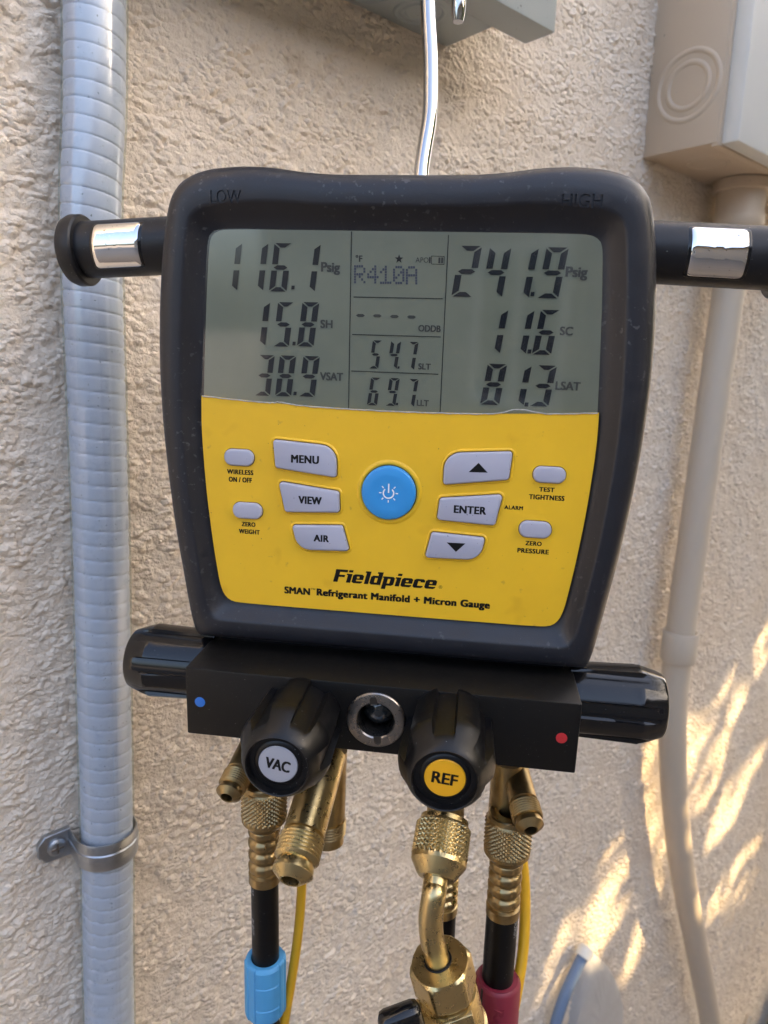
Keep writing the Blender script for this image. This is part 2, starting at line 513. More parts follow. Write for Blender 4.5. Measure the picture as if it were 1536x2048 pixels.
def axis_steps(segs):
    out = [segs[0][0]]
    for a, c, st in segs:
        n = max(1, int(round((c-a)/st)))
        out += [a + (c-a)*(k+1)/n for k in range(n)]
    return np.array(out)
def build_wall():
    xs = axis_steps([(-2.2, -.05, .25), (-.05, .06, .01), (.06, .30, .0010), (.30, .46, .0014), (.46, .85, .0022), (.85, 1.6, .0045), (1.6, 4.2, .2)])
    zs = axis_steps([(-.22, .0, .02), (.0, .55, .005), (.55, 1.0, .0026), (1.0, 1.60, .0011), (1.60, 1.86, .003), (1.86, 3.2, .2)])
    nx, nz = len(xs), len(zs)
    X, Z = np.meshgrid(xs, zs)
    co = np.zeros((nx*nz, 3), np.float32)
    co[:, 0] = X.ravel(); co[:, 2] = Z.ravel()
    i = np.arange(nx*nz).reshape(nz, nx)
    q = np.stack([i[:-1, :-1], i[:-1, 1:], i[1:, 1:], i[1:, :-1]], -1).reshape(-1, 4)
    me = bpy.data.meshes.new('stucco_wall')
    me.vertices.add(len(co)); me.vertices.foreach_set('co', co.ravel())
    me.loops.add(q.size); me.loops.foreach_set('vertex_index', q.ravel().astype(np.int32))
    me.polygons.add(len(q)); me.polygons.foreach_set('loop_start', np.arange(0, q.size, 4, dtype=np.int32))
    me.update(calc_edges=True)
    me.shade_smooth()
    me.materials.append(M['stucco'])
    o = bpy.data.objects.new('stucco_wall', me); COL.objects.link(o)
    return tag(o, 'rough beige stucco house wall behind all the pipes and boxes', 'wall')
build_wall()

# ------------------------------------------------------------------ unseen house added to block low sky, and the tree that shades the wall
house = thing('sky_block_house', 'unseen tan house with white-framed windows, added to block low sky', 'house', (-1.5, -4.0, -.2))
mk('wall', *box(-7, 5, -.25, 0, 0, 3.1), M['house_paint'], house, smooth=False, dev=False)
rf_ = mk('roof', [(-7.4, .55, 2.95), (5.4, .55, 2.95), (5.4, -3.2, 3.8), (-7.4, -3.2, 3.8), (-7.4, .55, 3.1), (5.4, .55, 3.1), (5.4, -3.2, 3.95), (-7.4, -3.2, 3.95)],
   [(0, 1, 2, 3), (4, 5, 6, 7), (0, 1, 5, 4), (2, 3, 7, 6), (1, 2, 6, 5), (0, 3, 7, 4)], M['roof'], house, smooth=False, dev=False)
for x in (-2.2, 1.6):
    fr_ = mk('window', *join(box(x-.5, x+.5, .004, .05, .95, 1.02), box(x-.5, x+.5, .004, .05, 2.1, 2.17), box(x-.5, x-.44, .004, .05, 1.022, 2.098), box(x+.44, x+.5, .004, .05, 1.022, 2.098), box(x-.02, x+.02, .004, .045, 1.022, 2.098)), M['cover_paint'], house, smooth=False, dev=False)
    mk('pane', *box(x-.438, x+.438, .006, .012, 1.024, 2.096), M['glass_dark'], fr_, smooth=False, dev=False)

STREAKS = [   # where the sun reaches the wall, traced on the wall in photograph pixels
    [(1165,1895),(1205,1895),(1225,1850),(1270,1790),(1310,1740),(1330,1690),(1325,1650),(1290,1650),(1250,1675),(1215,1715),(1195,1780),(1180,1840)],
    [(1276,1620),(1284,1540),(1318,1450),(1330,1500),(1335,1620)],
    [(1368,1600),(1372,1500),(1368,1440),(1392,1450),(1420,1480),(1441,1500),(1425,1570),(1395,1607)],
    [(1425,1430),(1460,1440),(1500,1370),(1540,1290),(1536,1255),(1490,1330),(1450,1380)],
    [(1420,1655),(1436,1662),(1470,1630),(1510,1550),(1522,1505),(1490,1520),(1450,1590)],
    [(1425,1810),(1450,1750),(1490,1700),(1515,1695),(1508,1760),(1490,1785)],
    [(1255,1925),(1275,1925),(1310,1800),(1300,1790)],
    [(1095,1965),(1108,1968),(1160,1805),(1150,1800)],
]
def build_tree():
    e1 = np.cross(SUN, zv); e1 /= np.linalg.norm(e1)
    e2 = np.cross(e1, SUN)
    def ls(P): P = np.asarray(P); return np.array([P @ e1, P @ e2])
    polys = [np.array([ls(on_wall(*p)) for p in s]) for s in STREAKS]
    pts = [ls(on_wall(*p)) for p in [(-150, -100), (1650, -100), (-150, 2100), (1650, 2100)]]
    for u in (-170, 170):
        for v in (120, -320):
            for w in (-40, 90): pts.append(ls(DORG + (DR*u+DU*v+DO*w)/1000))
    pts = np.array(pts)
    lo, hi = pts.min(0)-.08, pts.max(0)+.08
    area = float(np.prod(hi-lo))
    n = int(area*14/.00115)
    C = lo + rng.random((n, 2))*(hi-lo)
    # halo so that the crown does not end in a straight edge
    hal = pts.mean(0) + rng.normal(size=(n//3, 2))*(hi-lo)*.55
    C = np.vstack([C, hal])
    size = rng.uniform(.045, .075, len(C))
    keep = np.ones(len(C), bool); thin = np.zeros(len(C), bool)
    for pg in polys:
        m = len(pg)
        inside = np.zeros(len(C), bool); dist = np.full(len(C), 9.)
        for i in range(m):
            a, c = pg[i-1], pg[i]
            cond = ((a[1] > C[:, 1]) != (c[1] > C[:, 1]))
            with np.errstate(divide='ignore', invalid='ignore'):
                xi = (c[0]-a[0])*(C[:, 1]-a[1])/(c[1]-a[1]) + a[0]
            inside ^= cond & (C[:, 0] < xi)
            d = c-a; t = np.clip(((C-a) @ d)/(d @ d), 0, 1)
            dist = np.minimum(dist, np.linalg.norm(C - (a + t[:, None]*d), axis=1))
        gap = inside | (dist < size*.46)
        thin |= gap & (rng.random(len(C)) < .068)
        keep &= ~gap
    keep |= thin                       # a few far leaves still veil the gaps
    T = np.where(thin, rng.uniform(4.2, 5.6, len(C)), rng.uniform(2.8, 4.0, len(C)))
    C, size, T = C[keep], size[keep], T[keep]
    n = len(C)
    P = C[:, :1]*e1 + C[:, 1:]*e2 + T[:, None]*SUN
    ok = (P[:, 1] < -.25) & (P[:, 1] > -3.8) & (P[:, 2] > .35)
    P, size = P[ok], size[ok]; n = len(P)
    # leaf: bent pointed blade of four faces
    nrm = SUN + rng.normal(size=(n, 3))*.45; nrm /= np.linalg.norm(nrm, axis=1)[:, None]
    a = rng.normal(size=(n, 3)); a[:, 2] -= .6
    a -= nrm*(a*nrm).sum(1)[:, None]; a /= np.linalg.norm(a, axis=1)[:, None]
    b = np.cross(nrm, a)
    s = size[:, None]
    vs = [P - a*s*.5, P + b*s*.24 - a*s*.1 + nrm*s*.05, P + b*s*.2 + a*s*.22 + nrm*s*.04, P + a*s*.55 - nrm*s*.06,
          P - b*s*.2 + a*s*.22 + nrm*s*.04, P - b*s*.24 - a*s*.1 + nrm*s*.05]
    co = np.stack(vs, 1).reshape(-1, 3)
    stand = P.mean(0) - e1*(float((hi-lo)[0])*.5 + .35)      # the trunk stands clear of the sunny gaps
    base = np.array([stand[0], stand[1], -.2])
    f0 = np.arange(n)*6
    tri = np.stack([np.stack([f0, f0+1, f0+2, f0+3], 1), np.stack([f0, f0+3, f0+4, f0+5], 1)], 1).reshape(-1, 4)
    tr = thing('shade_tree', 'leafy tree beside the wall whose leaves dapple the sun', 'tree', base)
    me = bpy.data.meshes.new('crown')
    co = (co - base).astype(np.float32)
    me.vertices.add(len(co)); me.vertices.foreach_set('co', co.ravel())
    me.loops.add(tri.size); me.loops.foreach_set('vertex_index', tri.ravel().astype(np.int32))
    me.polygons.add(len(tri)); me.polygons.foreach_set('loop_start', np.arange(0, tri.size, 4, dtype=np.int32))
    me.update(calc_edges=True); me.materials.append(M['leaf'])
    o = bpy.data.objects.new('crown', me); COL.objects.link(o); o.parent = tr
    ctr = P.mean(0)
    crown_z = float(ctr[2]-base[2])
    tv = tube(spline([(0, 0, 0), (.03, .02, crown_z*.35), (-.02, .03, crown_z*.7), (.02, 0, crown_z+.25)], 24), list(np.linspace(.085, .03, 24)), 12)
    mk('trunk', *tv, M['bark'], tr, dev=False)
    def clear(pts_):
        q = np.array([ls(p_ + base) for p_ in pts_])
        for pg in polys:
            for i_ in range(len(pg)):
                a_, c_ = pg[i_-1], pg[i_]
                d_ = c_-a_; t_ = np.clip(((q-a_) @ d_)/(d_ @ d_), 0, 1)
                if np.linalg.norm(q - (a_ + t_[:, None]*d_), axis=1).min() < .05: return False
        return True
    made = 0
    for k in range(200):
        st = np.array([.0, .02, crown_z*rng.uniform(.55, 1.)]); en = P[rng.integers(n)] - base
        pts_ = spline([st, (st+en)/2 + np.array([0, 0, .1]), en], 14)
        if not clear(pts_): continue
        mk('limb', *tube(pts_, list(np.linspace(.026, .006, 14)), 8), M['bark'], tr, dev=False)
        made += 1
        if made == 9: break
build_tree()

# ================================================================== things on the wall
# ---- flexible conduit at the left, with its strap
CX = [(.156, 2.3), (.152, 1.9), (.147, 1.62), (.1435, 1.53), (.139, 1.478), (.1375, 1.43), (.1355, 1.326), (.132, 1.211), (.129, 1.116), (.1245, .999), (.118, .7), (.112, .3), (.108, -.2)]
RC = .0153
CY = -.0175
def build_conduit():
    path = spline([(x, CY, z) for x, z in CX], 1700)
    pitch = .0081
    def rf(L, r, th):
        f = (L/pitch + th/(2*math.pi)) % 1.
        d = min(f, 1-f)
        return r - .0006*math.exp(-(d/.045)**2) + .0003*math.sin(math.pi*f)**.7
    root = thing('flexible_conduit', 'blue-grey ribbed flexible conduit running down the stucco wall', 'conduit', (CX[-1][0], CY, CX[-1][1]))
    b = np.array(root.location)
    mk('core', *tube([p-b for p in path], RC-.0012, 48, rfun=rf), M['conduit'], root, dev=False, sharp=60)
    mk('clear_jacket', *tube([p-b for p in spline([(x, CY, z) for x, z in CX], 300)], RC, 48, cap=False), M['jacket'], root, dev=False, sharp=60)
build_conduit()
def build_strap():
    z0, hh = 1.1125, .0165
    cx = .1288
    root = thing('pipe_strap', 'galvanised one-hole strap clamping the blue-grey conduit to the wall', 'strap', (cx, 0, z0))
    Ro = RC + .0018
    V, Fc = [], []
    prof = [(0, Ro-.0006), (0, Ro), (.05, Ro+.0003), (.36, Ro+.0003), (.40, Ro+.0009), (.60, Ro+.0009), (.64, Ro+.0003), (.95, Ro+.0003), (1, Ro), (1, Ro-.0006)]
    angs = [math.pi + math.pi*1.0*k/40 for k in range(41)]
    # arch over the conduit (towards -y), open to the wall
    pts = [(-1, 0.)] 
    for a in angs:
        for s, r in prof:
            V.append((math.cos(a)*r, CY + math.sin(a)*r, s*hh))
    n = len(prof)
    for i in range(len(angs)-1):
        for k in range(n-1):
            Fc.append((i*n+k, i*n+k+1, (i+1)*n+k+1, (i+1)*n+k))
    # legs from the arch to the wall
    for sgn in (-1, 1):
        o = len(V)
        for y in (CY, -.003):
            for s, r in prof: V.append((sgn*r, y, s*hh))
        for k in range(n-1): Fc.append((o+k, o+k+1, o+n+k+1, o+n+k))
    mk('band', V, Fc, M['galv'], root, dev=False)
    # ear with clipped corners, flat on the wall
    x1, x0 = -Ro+.001, -.0345
    pl = [(x1, -.0005), (x0+.004, .0), (x0, .0045), (x0, .012), (x0+.004, .0165), (x1, .0168)]
    pl = [np.array(p) for p in pl]
    Vv, Ff = prism([(pl, .0012), (pl, .0044), (inset(pl, .0005), .0049)])
    mk('ear', [(p[0], -p[2], p[1]) for p in Vv], Ff, M['galv'], root, dev=False)
    sc = mk('screw', *lathe((-.0245, -.0048, .0082), (0, -1, 0), [(0, .0052), (.0012, .0052), (.0022, .0040), (.0024, .0034), (.0024, 0)], 24), M['galv'], root, dev=False)
    mk('screw_slot', *box(-.0280, -.0210, -.0076, -.0070, .0077, .0087), M['ring'], sc, dev=False)
    mk('screw_slot', *box(-.0250, -.0240, -.00765, -.0070, .0050, .0114), M['ring'], sc, dev=False)
    # stamped marks
    def stamp(s, ang0, z, h, adv):
        for k, ch in enumerate(s):
            if ch == ' ': continue
            Vt, Ft = text_mesh(ch, .0)
            a0 = ang0 + k*adv
            vs = []
            for x, y in Vt:
                a = a0 + x*adv*.62
                r = Ro + .0012
                vs.append((math.cos(a)*r, CY + math.sin(a)*r, z + y*h))
            mk('stamp', vs, Ft, M['galv'], root, smooth=False, dev=False)
    stamp('E 2', math.pi*1.22, .0030*1.15, .0030, .145)
    stamp('WO T', math.pi*1.19, .0135, .0030, .145)
build_strap()

# ---- grey junction box at the top
def ring_on(center, normal, R, tub, mat_, parent, name='knockout_ring', loc=(0, 0, 0)):
    """a low round ridge pressed into sheet metal"""
    c = np.asarray(center, float) - np.asarray(loc, float)
    prof = [(-.0005, R-tub), (tub*.25, R-tub*.55), (tub*.42, R), (tub*.25, R+tub*.55), (-.0005, R+tub)]
    return mk(name, *lathe(c, normal, prof, 56), mat_, parent, dev=False)
def build_grey_box():
    b = np.array([.33, 0, 1.628])
    root = thing('junction_box', 'grey painted metal junction box with overhanging cover and round knockouts', 'electrical box', b)
    mk('body', *box(.19-b[0], .4055-b[0], -.0425, .001, 0, .20, .0012), M['grey_paint'], root, dev=False)
    V, Fc = box(.155-b[0], .4405-b[0], -.0684, -.0429, -.0006, .235, .0012)
    mk('cover', V, Fc, M['grey_paint'], root, dev=False)
    for cx_, cy_, R in ((.3559, -.0225, .0160), (.3559, -.0225, .0105), (.3150, -.0205, .0150), (.3150, -.0205, .0095)):
        ring_on((cx_, cy_, 1.628), (0, 0, -1), R, .0022, M['grey_paint'], root, loc=b)
build_grey_box()

# ---- beige box at the right with its conduit
def build_beige_box():
    b = np.array([.835, 0, 1.609])
    root = thing('disconnect_box', 'beige painted metal electrical box with a concentric side knockout', 'electrical box', b)
    mk('body', *box(.685-b[0], 1.02-b[0], -.0720, .001, 0, .34, .0015), M['beige_paint'], root, dev=False)
    mk('cover', *box(.6905-b[0], 1.026-b[0], -.0895, -.0724, -.0012, .345, .003), M['cover_paint'], root, dev=False)
    mk('cover_rim', *box(.6862-b[0], 1.0215-b[0], -.0740, -.0665, -.0026, .342, .001), M['beige_paint'], root, dev=False)
    for R in (.0295, .0195):
        ring_on((.685, -.0385, 1.664), (-1, 0, 0), R, .0032, M['beige_paint'], root, loc=b)
    ring_on((.745, -.036, 1.609), (0, 0, -1), .019, .0026, M['beige_paint'], root, loc=b)
build_beige_box()
def build_pipe():
    b = np.array([1.09, -.035, .3])
    root = thing('conduit_pipe', 'beige painted plastic conduit pipe dropping from the beige box', 'pipe', b)
    P = [(.8335, -.034, 1.585), (.830, -.034, 1.48), (.824, -.034, 1.37), (.815, -.034, 1.20), (.811, -.034, 1.075), (.822, -.034, .955), (.884, -.034, .765), (.988, -.035, .545), (1.082, -.036, .35), (1.19, -.037, .1), (1.27, -.037, -.2)]
    mk('pipe', *tube([p-b for p in spline(P, 120)], .0168, 32), M['pvc'], root, dev=False)
    mk('coupling', *lathe(np.array((.8122, -.034, 1.098))-b, (-.02, 0, -1), [(.005, .0164), (.005, .0180), (0, .0183), (0, .0201), (.0012, .0207), (.036, .0207), (.0375, .0200), (.0385, .0168)], 36), M['pvc'], root, dev=False)
    mk('locknut', *lathe(np.array((.8345, -.034, 1.6085))-b, (0, 0, -1), [(0, 0), (0, .029), (.001, .030), (.011, .030), (.012, .0285), (.012, .02)], 40,
       rfun=lambda s, r, t: r*(1 - .05*(math.cos(t*8) > .75))), M['beige_paint'], root, dev=False)
    mk('adapter', *lathe(np.array((.8340, -.034, 1.5965))-b, (-.02, 0, -1), [(0, .025), (.022, .0250), (.024, .0262), (.036, .0262), (.038, .0250), (.040, .0168)], 40), M['beige_paint'], root, dev=False)
build_pipe()

# ---- patch, blue stub and insulated line low on the wall
def build_low_things():
    out = [(1183,1908),(1205,1925),(1226,1965),(1236,2010),(1235,2060),(1222,2130),(1190,2160),(1158,2140),(1140,2100),(1138,2045),(1150,1985),(1166,1930)]
    sp = spline(out + out[:1], 49)[:-1]
    W2 = [on_wall(*p) for p in sp]
    c = np.mean(W2, 0)
    root = thing('mortar_patch', 'smooth pale grey oval mortar patch low on the stucco wall', 'patch', c)
    V, Fc = [], []
    n = len(W2)
    for s, t in ((1.04, -.004), (1.0, .006), (.94, .010), (.75, .012), (.4, .013)):
        for p in W2:
            q = (p-c)*s; V.append((q[0] + random.uniform(-1, 1)*.0012, -t + random.uniform(-1, 1)*.0006, q[2]))
    V.append((0, -.0132, 0))
    for i in range(4):
        for k in range(n): Fc.append((i*n+k, i*n+(k+1) % n, (i+1)*n+(k+1) % n, (i+1)*n+k))
    for k in range(n): Fc.append((4*n+k, 4*n+(k+1) % n, 5*n))
    mk('dome', V, Fc, M['mortar'], root, dev=False)
    P = [on_wall(*p, .016) for p in [(1168,1908),(1150,1945),(1130,1990),(1112,2045),(1098,2110),(1090,2190)]]
    root = thing('blue_pipe_stub', 'blue plastic pipe stub with a white tip beside the mortar patch', 'pipe', P[-1])
    mk('pipe', *tube([p-P[-1] for p in spline(P, 30)], .0068, 20), M['blue_pipe'], root, dev=False)
    d = P[0]-P[1]; d /= np.linalg.norm(d)
    mk('tip', *lathe(P[0]-P[-1]-d*.004, d, [(0, .0067), (0, .0098), (.008, .0102), (.013, .008), (.015, 0)], 24), M['white_cap'], root, dev=False)
    P = [on_wall(*p, .05) for p in [(1650,1880),(1618,1975),(1588,2060),(1560,2140),(1545,2220)]]
    root = thing('insulated_line', 'black foam insulated line near the foot of the wall', 'pipe', P[-1])
    mk('foam_sleeve', *tube([p-P[-1] for p in spline(P, 40)], .046, 28), M['foam'], root, dev=False)
    Q = [on_wall(*p, .10) for p in [(1500,2032),(1494,2048),(1486,2075),(1476,2120)]]
    root = thing('tan_wire', 'short tan wire beside the black insulated line', 'wire', Q[-1])
    mk('insulation', *tube([p-Q[-1] for p in spline(Q, 16)], .0048, 14), M['tan_tape'], root, dev=False)
build_low_things()

# ================================================================== the digital manifold
DEV = dthing('digital_manifold', 'yellow and black digital refrigerant manifold hanging by a steel hook', 'gauge', (0, -144, -20))

# ---- rubber case
OUT = [(0,83.2),(20,83.2),(28,83.35),(38.5,84.1),(47,85.3),(55,86.0),(63,86.1),(73.6,85.3),(81,83.3),(86.3,80.2),(89.6,75.8),(91.8,69.5),(94.4,55.2),(96.6,34),(97.6,12),(97.2,-11),(95.7,-33),(93.2,-58),(90,-80),(87.4,-98),(86.3,-103.1),(85.2,-107.2),(83,-107.9),(60,-107.9),(30,-107.9),(0,-107.9)]
INN = [(0,63.7),(40,63.7),(68,63.6),(72.6,63.0),(75.2,61),(76.1,57.6),(77.8,37),(80.0,0),(80.4,-16),(79.0,-42),(76.6,-65),(74.2,-82),(72.6,-87.4),(70,-90.4),(66,-91.4),(30,-91.5),(0,-91.5)]
CEN = np.array([0., -14.])
def ray_ring(half, n=360):
    # densify the half outline, then mirror and resample by angle round the centre
    P = []
    for i in range(len(half)-1):
        P += [np.array(half[i])*(1-t) + np.array(half[i+1])*t for t in np.linspace(0, 1, 12, endpoint=False)]
    P.append(np.array(half[-1], float))
    P = np.array(P)
    k = np.ones(9)/9
    Q = P.copy()
    Q[6:-6] = np.stack([np.convolve(np.pad(P[:, j], 4, mode='edge'), k, 'valid') for j in (0, 1)], 1)[6:-6]
    full = np.vstack([Q, Q[::-1][1:-1]*np.array([-1, 1])])
    ang = np.arctan2(full[:, 1]-CEN[1], full[:, 0]-CEN[0])
    o = np.argsort(ang); ang, full = ang[o], full[o]
    A = np.linspace(-math.pi, math.pi, n, endpoint=False)
    rr = np.linalg.norm(full-CEN, axis=1)
    r = np.interp(A, np.r_[ang[-1]-2*math.pi, ang, ang[0]+2*math.pi], np.r_[rr[-1], rr, rr[0]])
    return CEN + np.stack([np.cos(A), np.sin(A)], 1)*r[:, None]
RO, RI = ray_ring(OUT), ray_ring(INN)
RO = np.array([0., 12.]) + (RO - np.array([0., 12.]))*np.array([1.025, 1.024])
def ring_t(t): return RO*(1-t) + RI*t
rings = [(CEN+(RO-CEN)*.94, -44.), (CEN+(RO-CEN)*.97, -41.), (RO, -30.), (RO, -9.), (ring_t(.012), -6.), (ring_t(.045), -2.6), (ring_t(.10), .4), (ring_t(.18), 2.6), (ring_t(.28), 3.7),
         (ring_t(.42), 4.1), (ring_t(.56), 4.1), (ring_t(.60), 3.95), (ring_t(.63), 3.5), (ring_t(.66), 2.9), (ring_t(.80), .4), (ring_t(.93), -1.4), (ring_t(.985), -1.7), (ring_t(1.0), -2.2), (ring_t(1.0), -6.)]
V, Fc = prism(rings, cap_top=False, cap_bot=True)
CASE = mk('case', V, Fc, M['rubber'], DEV, sharp=50)
def bezel_mark(s, cx, cy, wpx, hpx):
    return lettering(s, cx, cy, wpx, hpx, 3.75, M['rubber'], CASE, bold=.01, name='raised_lettering')
def engrave(s, cx, cy, wpx, hpx):
    """cut the word into the rubber rim"""
    Vt, Ft = text_mesh(s, .008)
    c = px(cx, cy, 4.); k = mmpp(cx, cy, 4.)
    n = len(Vt)
    b = DEV['_b']
    def L(p): return ((p[0]-b[0])*.001, -(p[2]-b[2])*.001, (p[1]-b[1])*.001)
    bm = bmesh.new()
    vs = [bm.verts.new(L((c[0]+x*wpx*k, c[1]+y*hpx*k, 3.55))) for x, y in Vt]
    fs = []
    for f in Ft:
        try: fs.append(bm.faces.new([vs[i] for i in f]))
        except ValueError: pass
    bmesh.ops.remove_doubles(bm, verts=bm.verts, dist=1e-6)
    ex = bmesh.ops.extrude_face_region(bm, geom=list(bm.faces))
    bmesh.ops.translate(bm, verts=[e for e in ex['geom'] if isinstance(e, bmesh.types.BMVert)], vec=(0, -.004, 0))
    bmesh.ops.recalc_face_normals(bm, faces=bm.faces)
    me = bpy.data.meshes.new('cutter'); bm.to_mesh(me); bm.free()
    cut = bpy.data.objects.new('cutter', me); COL.objects.link(cut); cut.matrix_world = DEV.matrix_world
    md = CASE.modifiers.new('cut', 'BOOLEAN'); md.operation = 'DIFFERENCE'; md.object = cut; md.solver = 'EXACT'
    bpy.context.view_layer.update()
    dg = bpy.context.evaluated_depsgraph_get()
    new = bpy.data.meshes.new_from_object(CASE.evaluated_get(dg))
    CASE.modifiers.clear()
    if len(new.polygons) > len(CASE.data.polygons):
        CASE.data = new
        CASE.data.set_sharp_from_angle(angle=rad(38))
    bpy.data.objects.remove(cut)
bpy.context.view_layer.update()
engrave('LOW', 452, 393, 64, 24)
engrave('HIGH', 1164, 402, 80, 26)

# ---- face: yellow panel, display, lens
inner = [CEN + (p-CEN)*1.006 for p in RI]
VB = -2.0                         # height of the display's lower edge
def clip_poly(poly, keep_above, v0):
    out = []
    n = len(poly)
    for i in range(n):
        a, c = poly[i], poly[(i+1) % n]
        ina = (a[1] > v0) == keep_above; inc = (c[1] > v0) == keep_above
        if ina: out.append(a)
        if ina != inc:
            t = (v0-a[1])/(c[1]-a[1]); out.append(a+(c-a)*t)
    return out
def vb(u): return -1.7 - 2.9*(1-(u/80.3)**2)
def with_curve(poly):
    """replace the straight cut across the face by the shallow curve of the display's lower edge"""
    n = len(poly)
    for i in range(n):
        a, c = poly[i], poly[(i+1) % n]
        if abs(a[1]-VB) < .2 and abs(c[1]-VB) < .2 and abs(a[0]-c[0]) > 100:
            cur = [np.array([a[0]+(c[0]-a[0])*t, vb(a[0]+(c[0]-a[0])*t) + (a[1]-VB)]) for t in np.linspace(0, 1, 40)]
            return poly[:i] + cur + poly[i+2:] if i+2 <= n else cur + poly[1:i]
    raise RuntimeError('no cut edge')
VB = -1.7
low = with_curve(clip_poly(inner, False, VB))
V, Fc = prism([(low, -5.), (low, 0.)])
PANEL = mk('face_panel', V, Fc, M['yellow'], DEV, smooth=False)
up = with_curve(clip_poly(inner, True, VB+.05))
V, Fc = prism([(up, -6.), (up, -1.9)])
LCD = mk('display', V, Fc, M['lcd'], DEV, smooth=False)
upl = with_curve(clip_poly([CEN + (p-CEN)*1.002 for p in RI], True, VB+.05))
V, Fc = prism([(upl, .35)], cap_bot=False)
LENS = mk('display_lens', V, Fc, M['lens'], DEV, smooth=False)
# ragged pale strip painting the glints along the lifted lens edge
def edge_strip():
    V, Fc = [], []
    N_ = 160
    for i in range(N_+1):
        u = -80.0 + 160*i/N_
        h = .22 + .12*math.sin(u*.9)*math.sin(u*.23)
        h += 1.1*math.exp(-((u+46)/5)**2)*(.6+.4*math.sin(u*3)) + 1.9*math.exp(-((u-50)/6.5)**2)
        t = .16 + .10*abs(math.sin(u*1.7))
        V += [(u, vb(u)+h-.25-t, .42), (u, vb(u)+h-.25+t*.3, .55), (u, vb(u)+h-.25+t, .40)]
    for i in range(N_):
        for k in (0, 1): Fc.append((i*3+k, i*3+3+k, i*3+4+k, i*3+1+k))
    mk('lifted_edge_glint', V, Fc, M['edge_glint'], LENS)
edge_strip()

# ---- seven-segment figures
SEG = {'0': 'abcdef', '1': 'bc', '2': 'abged', '3': 'abgcd', '4': 'fgbc', '5': 'afgcd', '6': 'afgedc', '7': 'abc', '8': 'abcdefg', '9': 'abcdfg'}
WI = -1.62                        # height of the liquid-crystal layer
def digit(ch, cx, cy, wpx, hpx, t, mat_=None, slant=.13):
    c = px(cx, cy, WI); k = mmpp(cx, cy, WI)
    w, h = wpx*k, hpx*k; t = t*k*1.22
    hw, hh = w/2, h/2; g_ = .055*w
    V, Fc = [], []
    def poly(pts):
        o = len(V)
        for x, y in pts: V.append((c[0] + x + slant*y, c[1] + y, WI))
        Fc.append(tuple(range(o, o+len(pts))))
    th = t*.72
    def vert(x_out, y_lo, y_hi, side, lo_mid, hi_mid):
        xi = x_out - side*t
        a = th/2 if lo_mid else th; b_ = th/2 if hi_mid else th
        pl = [(x_out, y_lo + g_ + (t*.35 if lo_mid else 0)), (xi, y_lo + a + g_), (xi, y_hi - b_ - g_), (x_out, y_hi - g_ - (t*.35 if hi_mid else 0))]
        poly(pl)
    for s in SEG[ch]:
        if s == 'a': poly([(-hw+g_, hh), (hw-g_, hh), (hw-g_-t, hh-th), (-hw+g_+t, hh-th)])
        if s == 'd': poly([(-hw+g_, -hh), (hw-g_, -hh), (hw-g_-t, -hh+th), (-hw+g_+t, -hh+th)])
        if s == 'g':
            m_ = th*.5; x = hw-g_-t*.15
            poly([(-x, 0), (-x+t*.6, m_), (x-t*.6, m_), (x, 0), (x-t*.6, -m_), (-x+t*.6, -m_)])
        if s == 'b': vert(hw, 0, hh, 1, True, False)
        if s == 'c': vert(hw, -hh, 0, 1, False, True)
        if s == 'f': vert(-hw, 0, hh, -1, True, False)
        if s == 'e': vert(-hw, -hh, 0, -1, False, True)
    return mk('lcd_digit', V, Fc, mat_ or M['lcd_ink'], LCD, smooth=False)
def dot(cx, cy, s):
    c = px(cx, cy, WI); k = mmpp(cx, cy, WI)*s/2
    mk('decimal_point', [(c[0]-k, c[1]-k, WI), (c[0]+k*.8, c[1]-k, WI), (c[0]+k, c[1]+k, WI), (c[0]-k*.8, c[1]+k, WI)], [(0, 1, 2, 3)], M['lcd_ink'], LCD, smooth=False)
def ones(x, y, wpx, hpx, t): digit('1', x - wpx/2 + t/2, y, wpx, hpx, t)     # x is the stroke itself
# left column
ones(475, 534, 36, 92, 9.5); ones(527, 534, 36, 92, 9.5); digit('6', 561, 535, 36, 92, 9.5); ones(631, 536, 36, 92, 9.5); dot(586, 575, 7)
ones(531, 648, 33, 86, 9.5); digit('5', 567, 649, 33, 86, 9.5); digit('8', 616, 649, 34, 86, 9.5); dot(588, 687, 7)
digit('3', 529, 751, 32, 80, 9); digit('8', 571, 752, 33, 80, 9); digit('9', 618, 753, 33, 80, 9); dot(590, 787, 7)
# right column
digit('2', 933, 543, 43, 97, 10.5); digit('4', 992, 545, 42, 97, 10.5); ones(1062, 546, 42, 97, 10.5); digit('9', 1105, 546, 43, 97, 10.5); dot(1065, 588, 8)
ones(1003, 663, 38, 87, 10); ones(1055, 664, 38, 87, 10); digit('6', 1092, 665, 38, 87, 10); dot(1059, 703, 8)
digit('8', 987, 769, 38, 81, 10); ones(1050, 771, 38, 81, 10); digit('3', 1086, 772, 38, 81, 10); dot(1053, 809, 8)
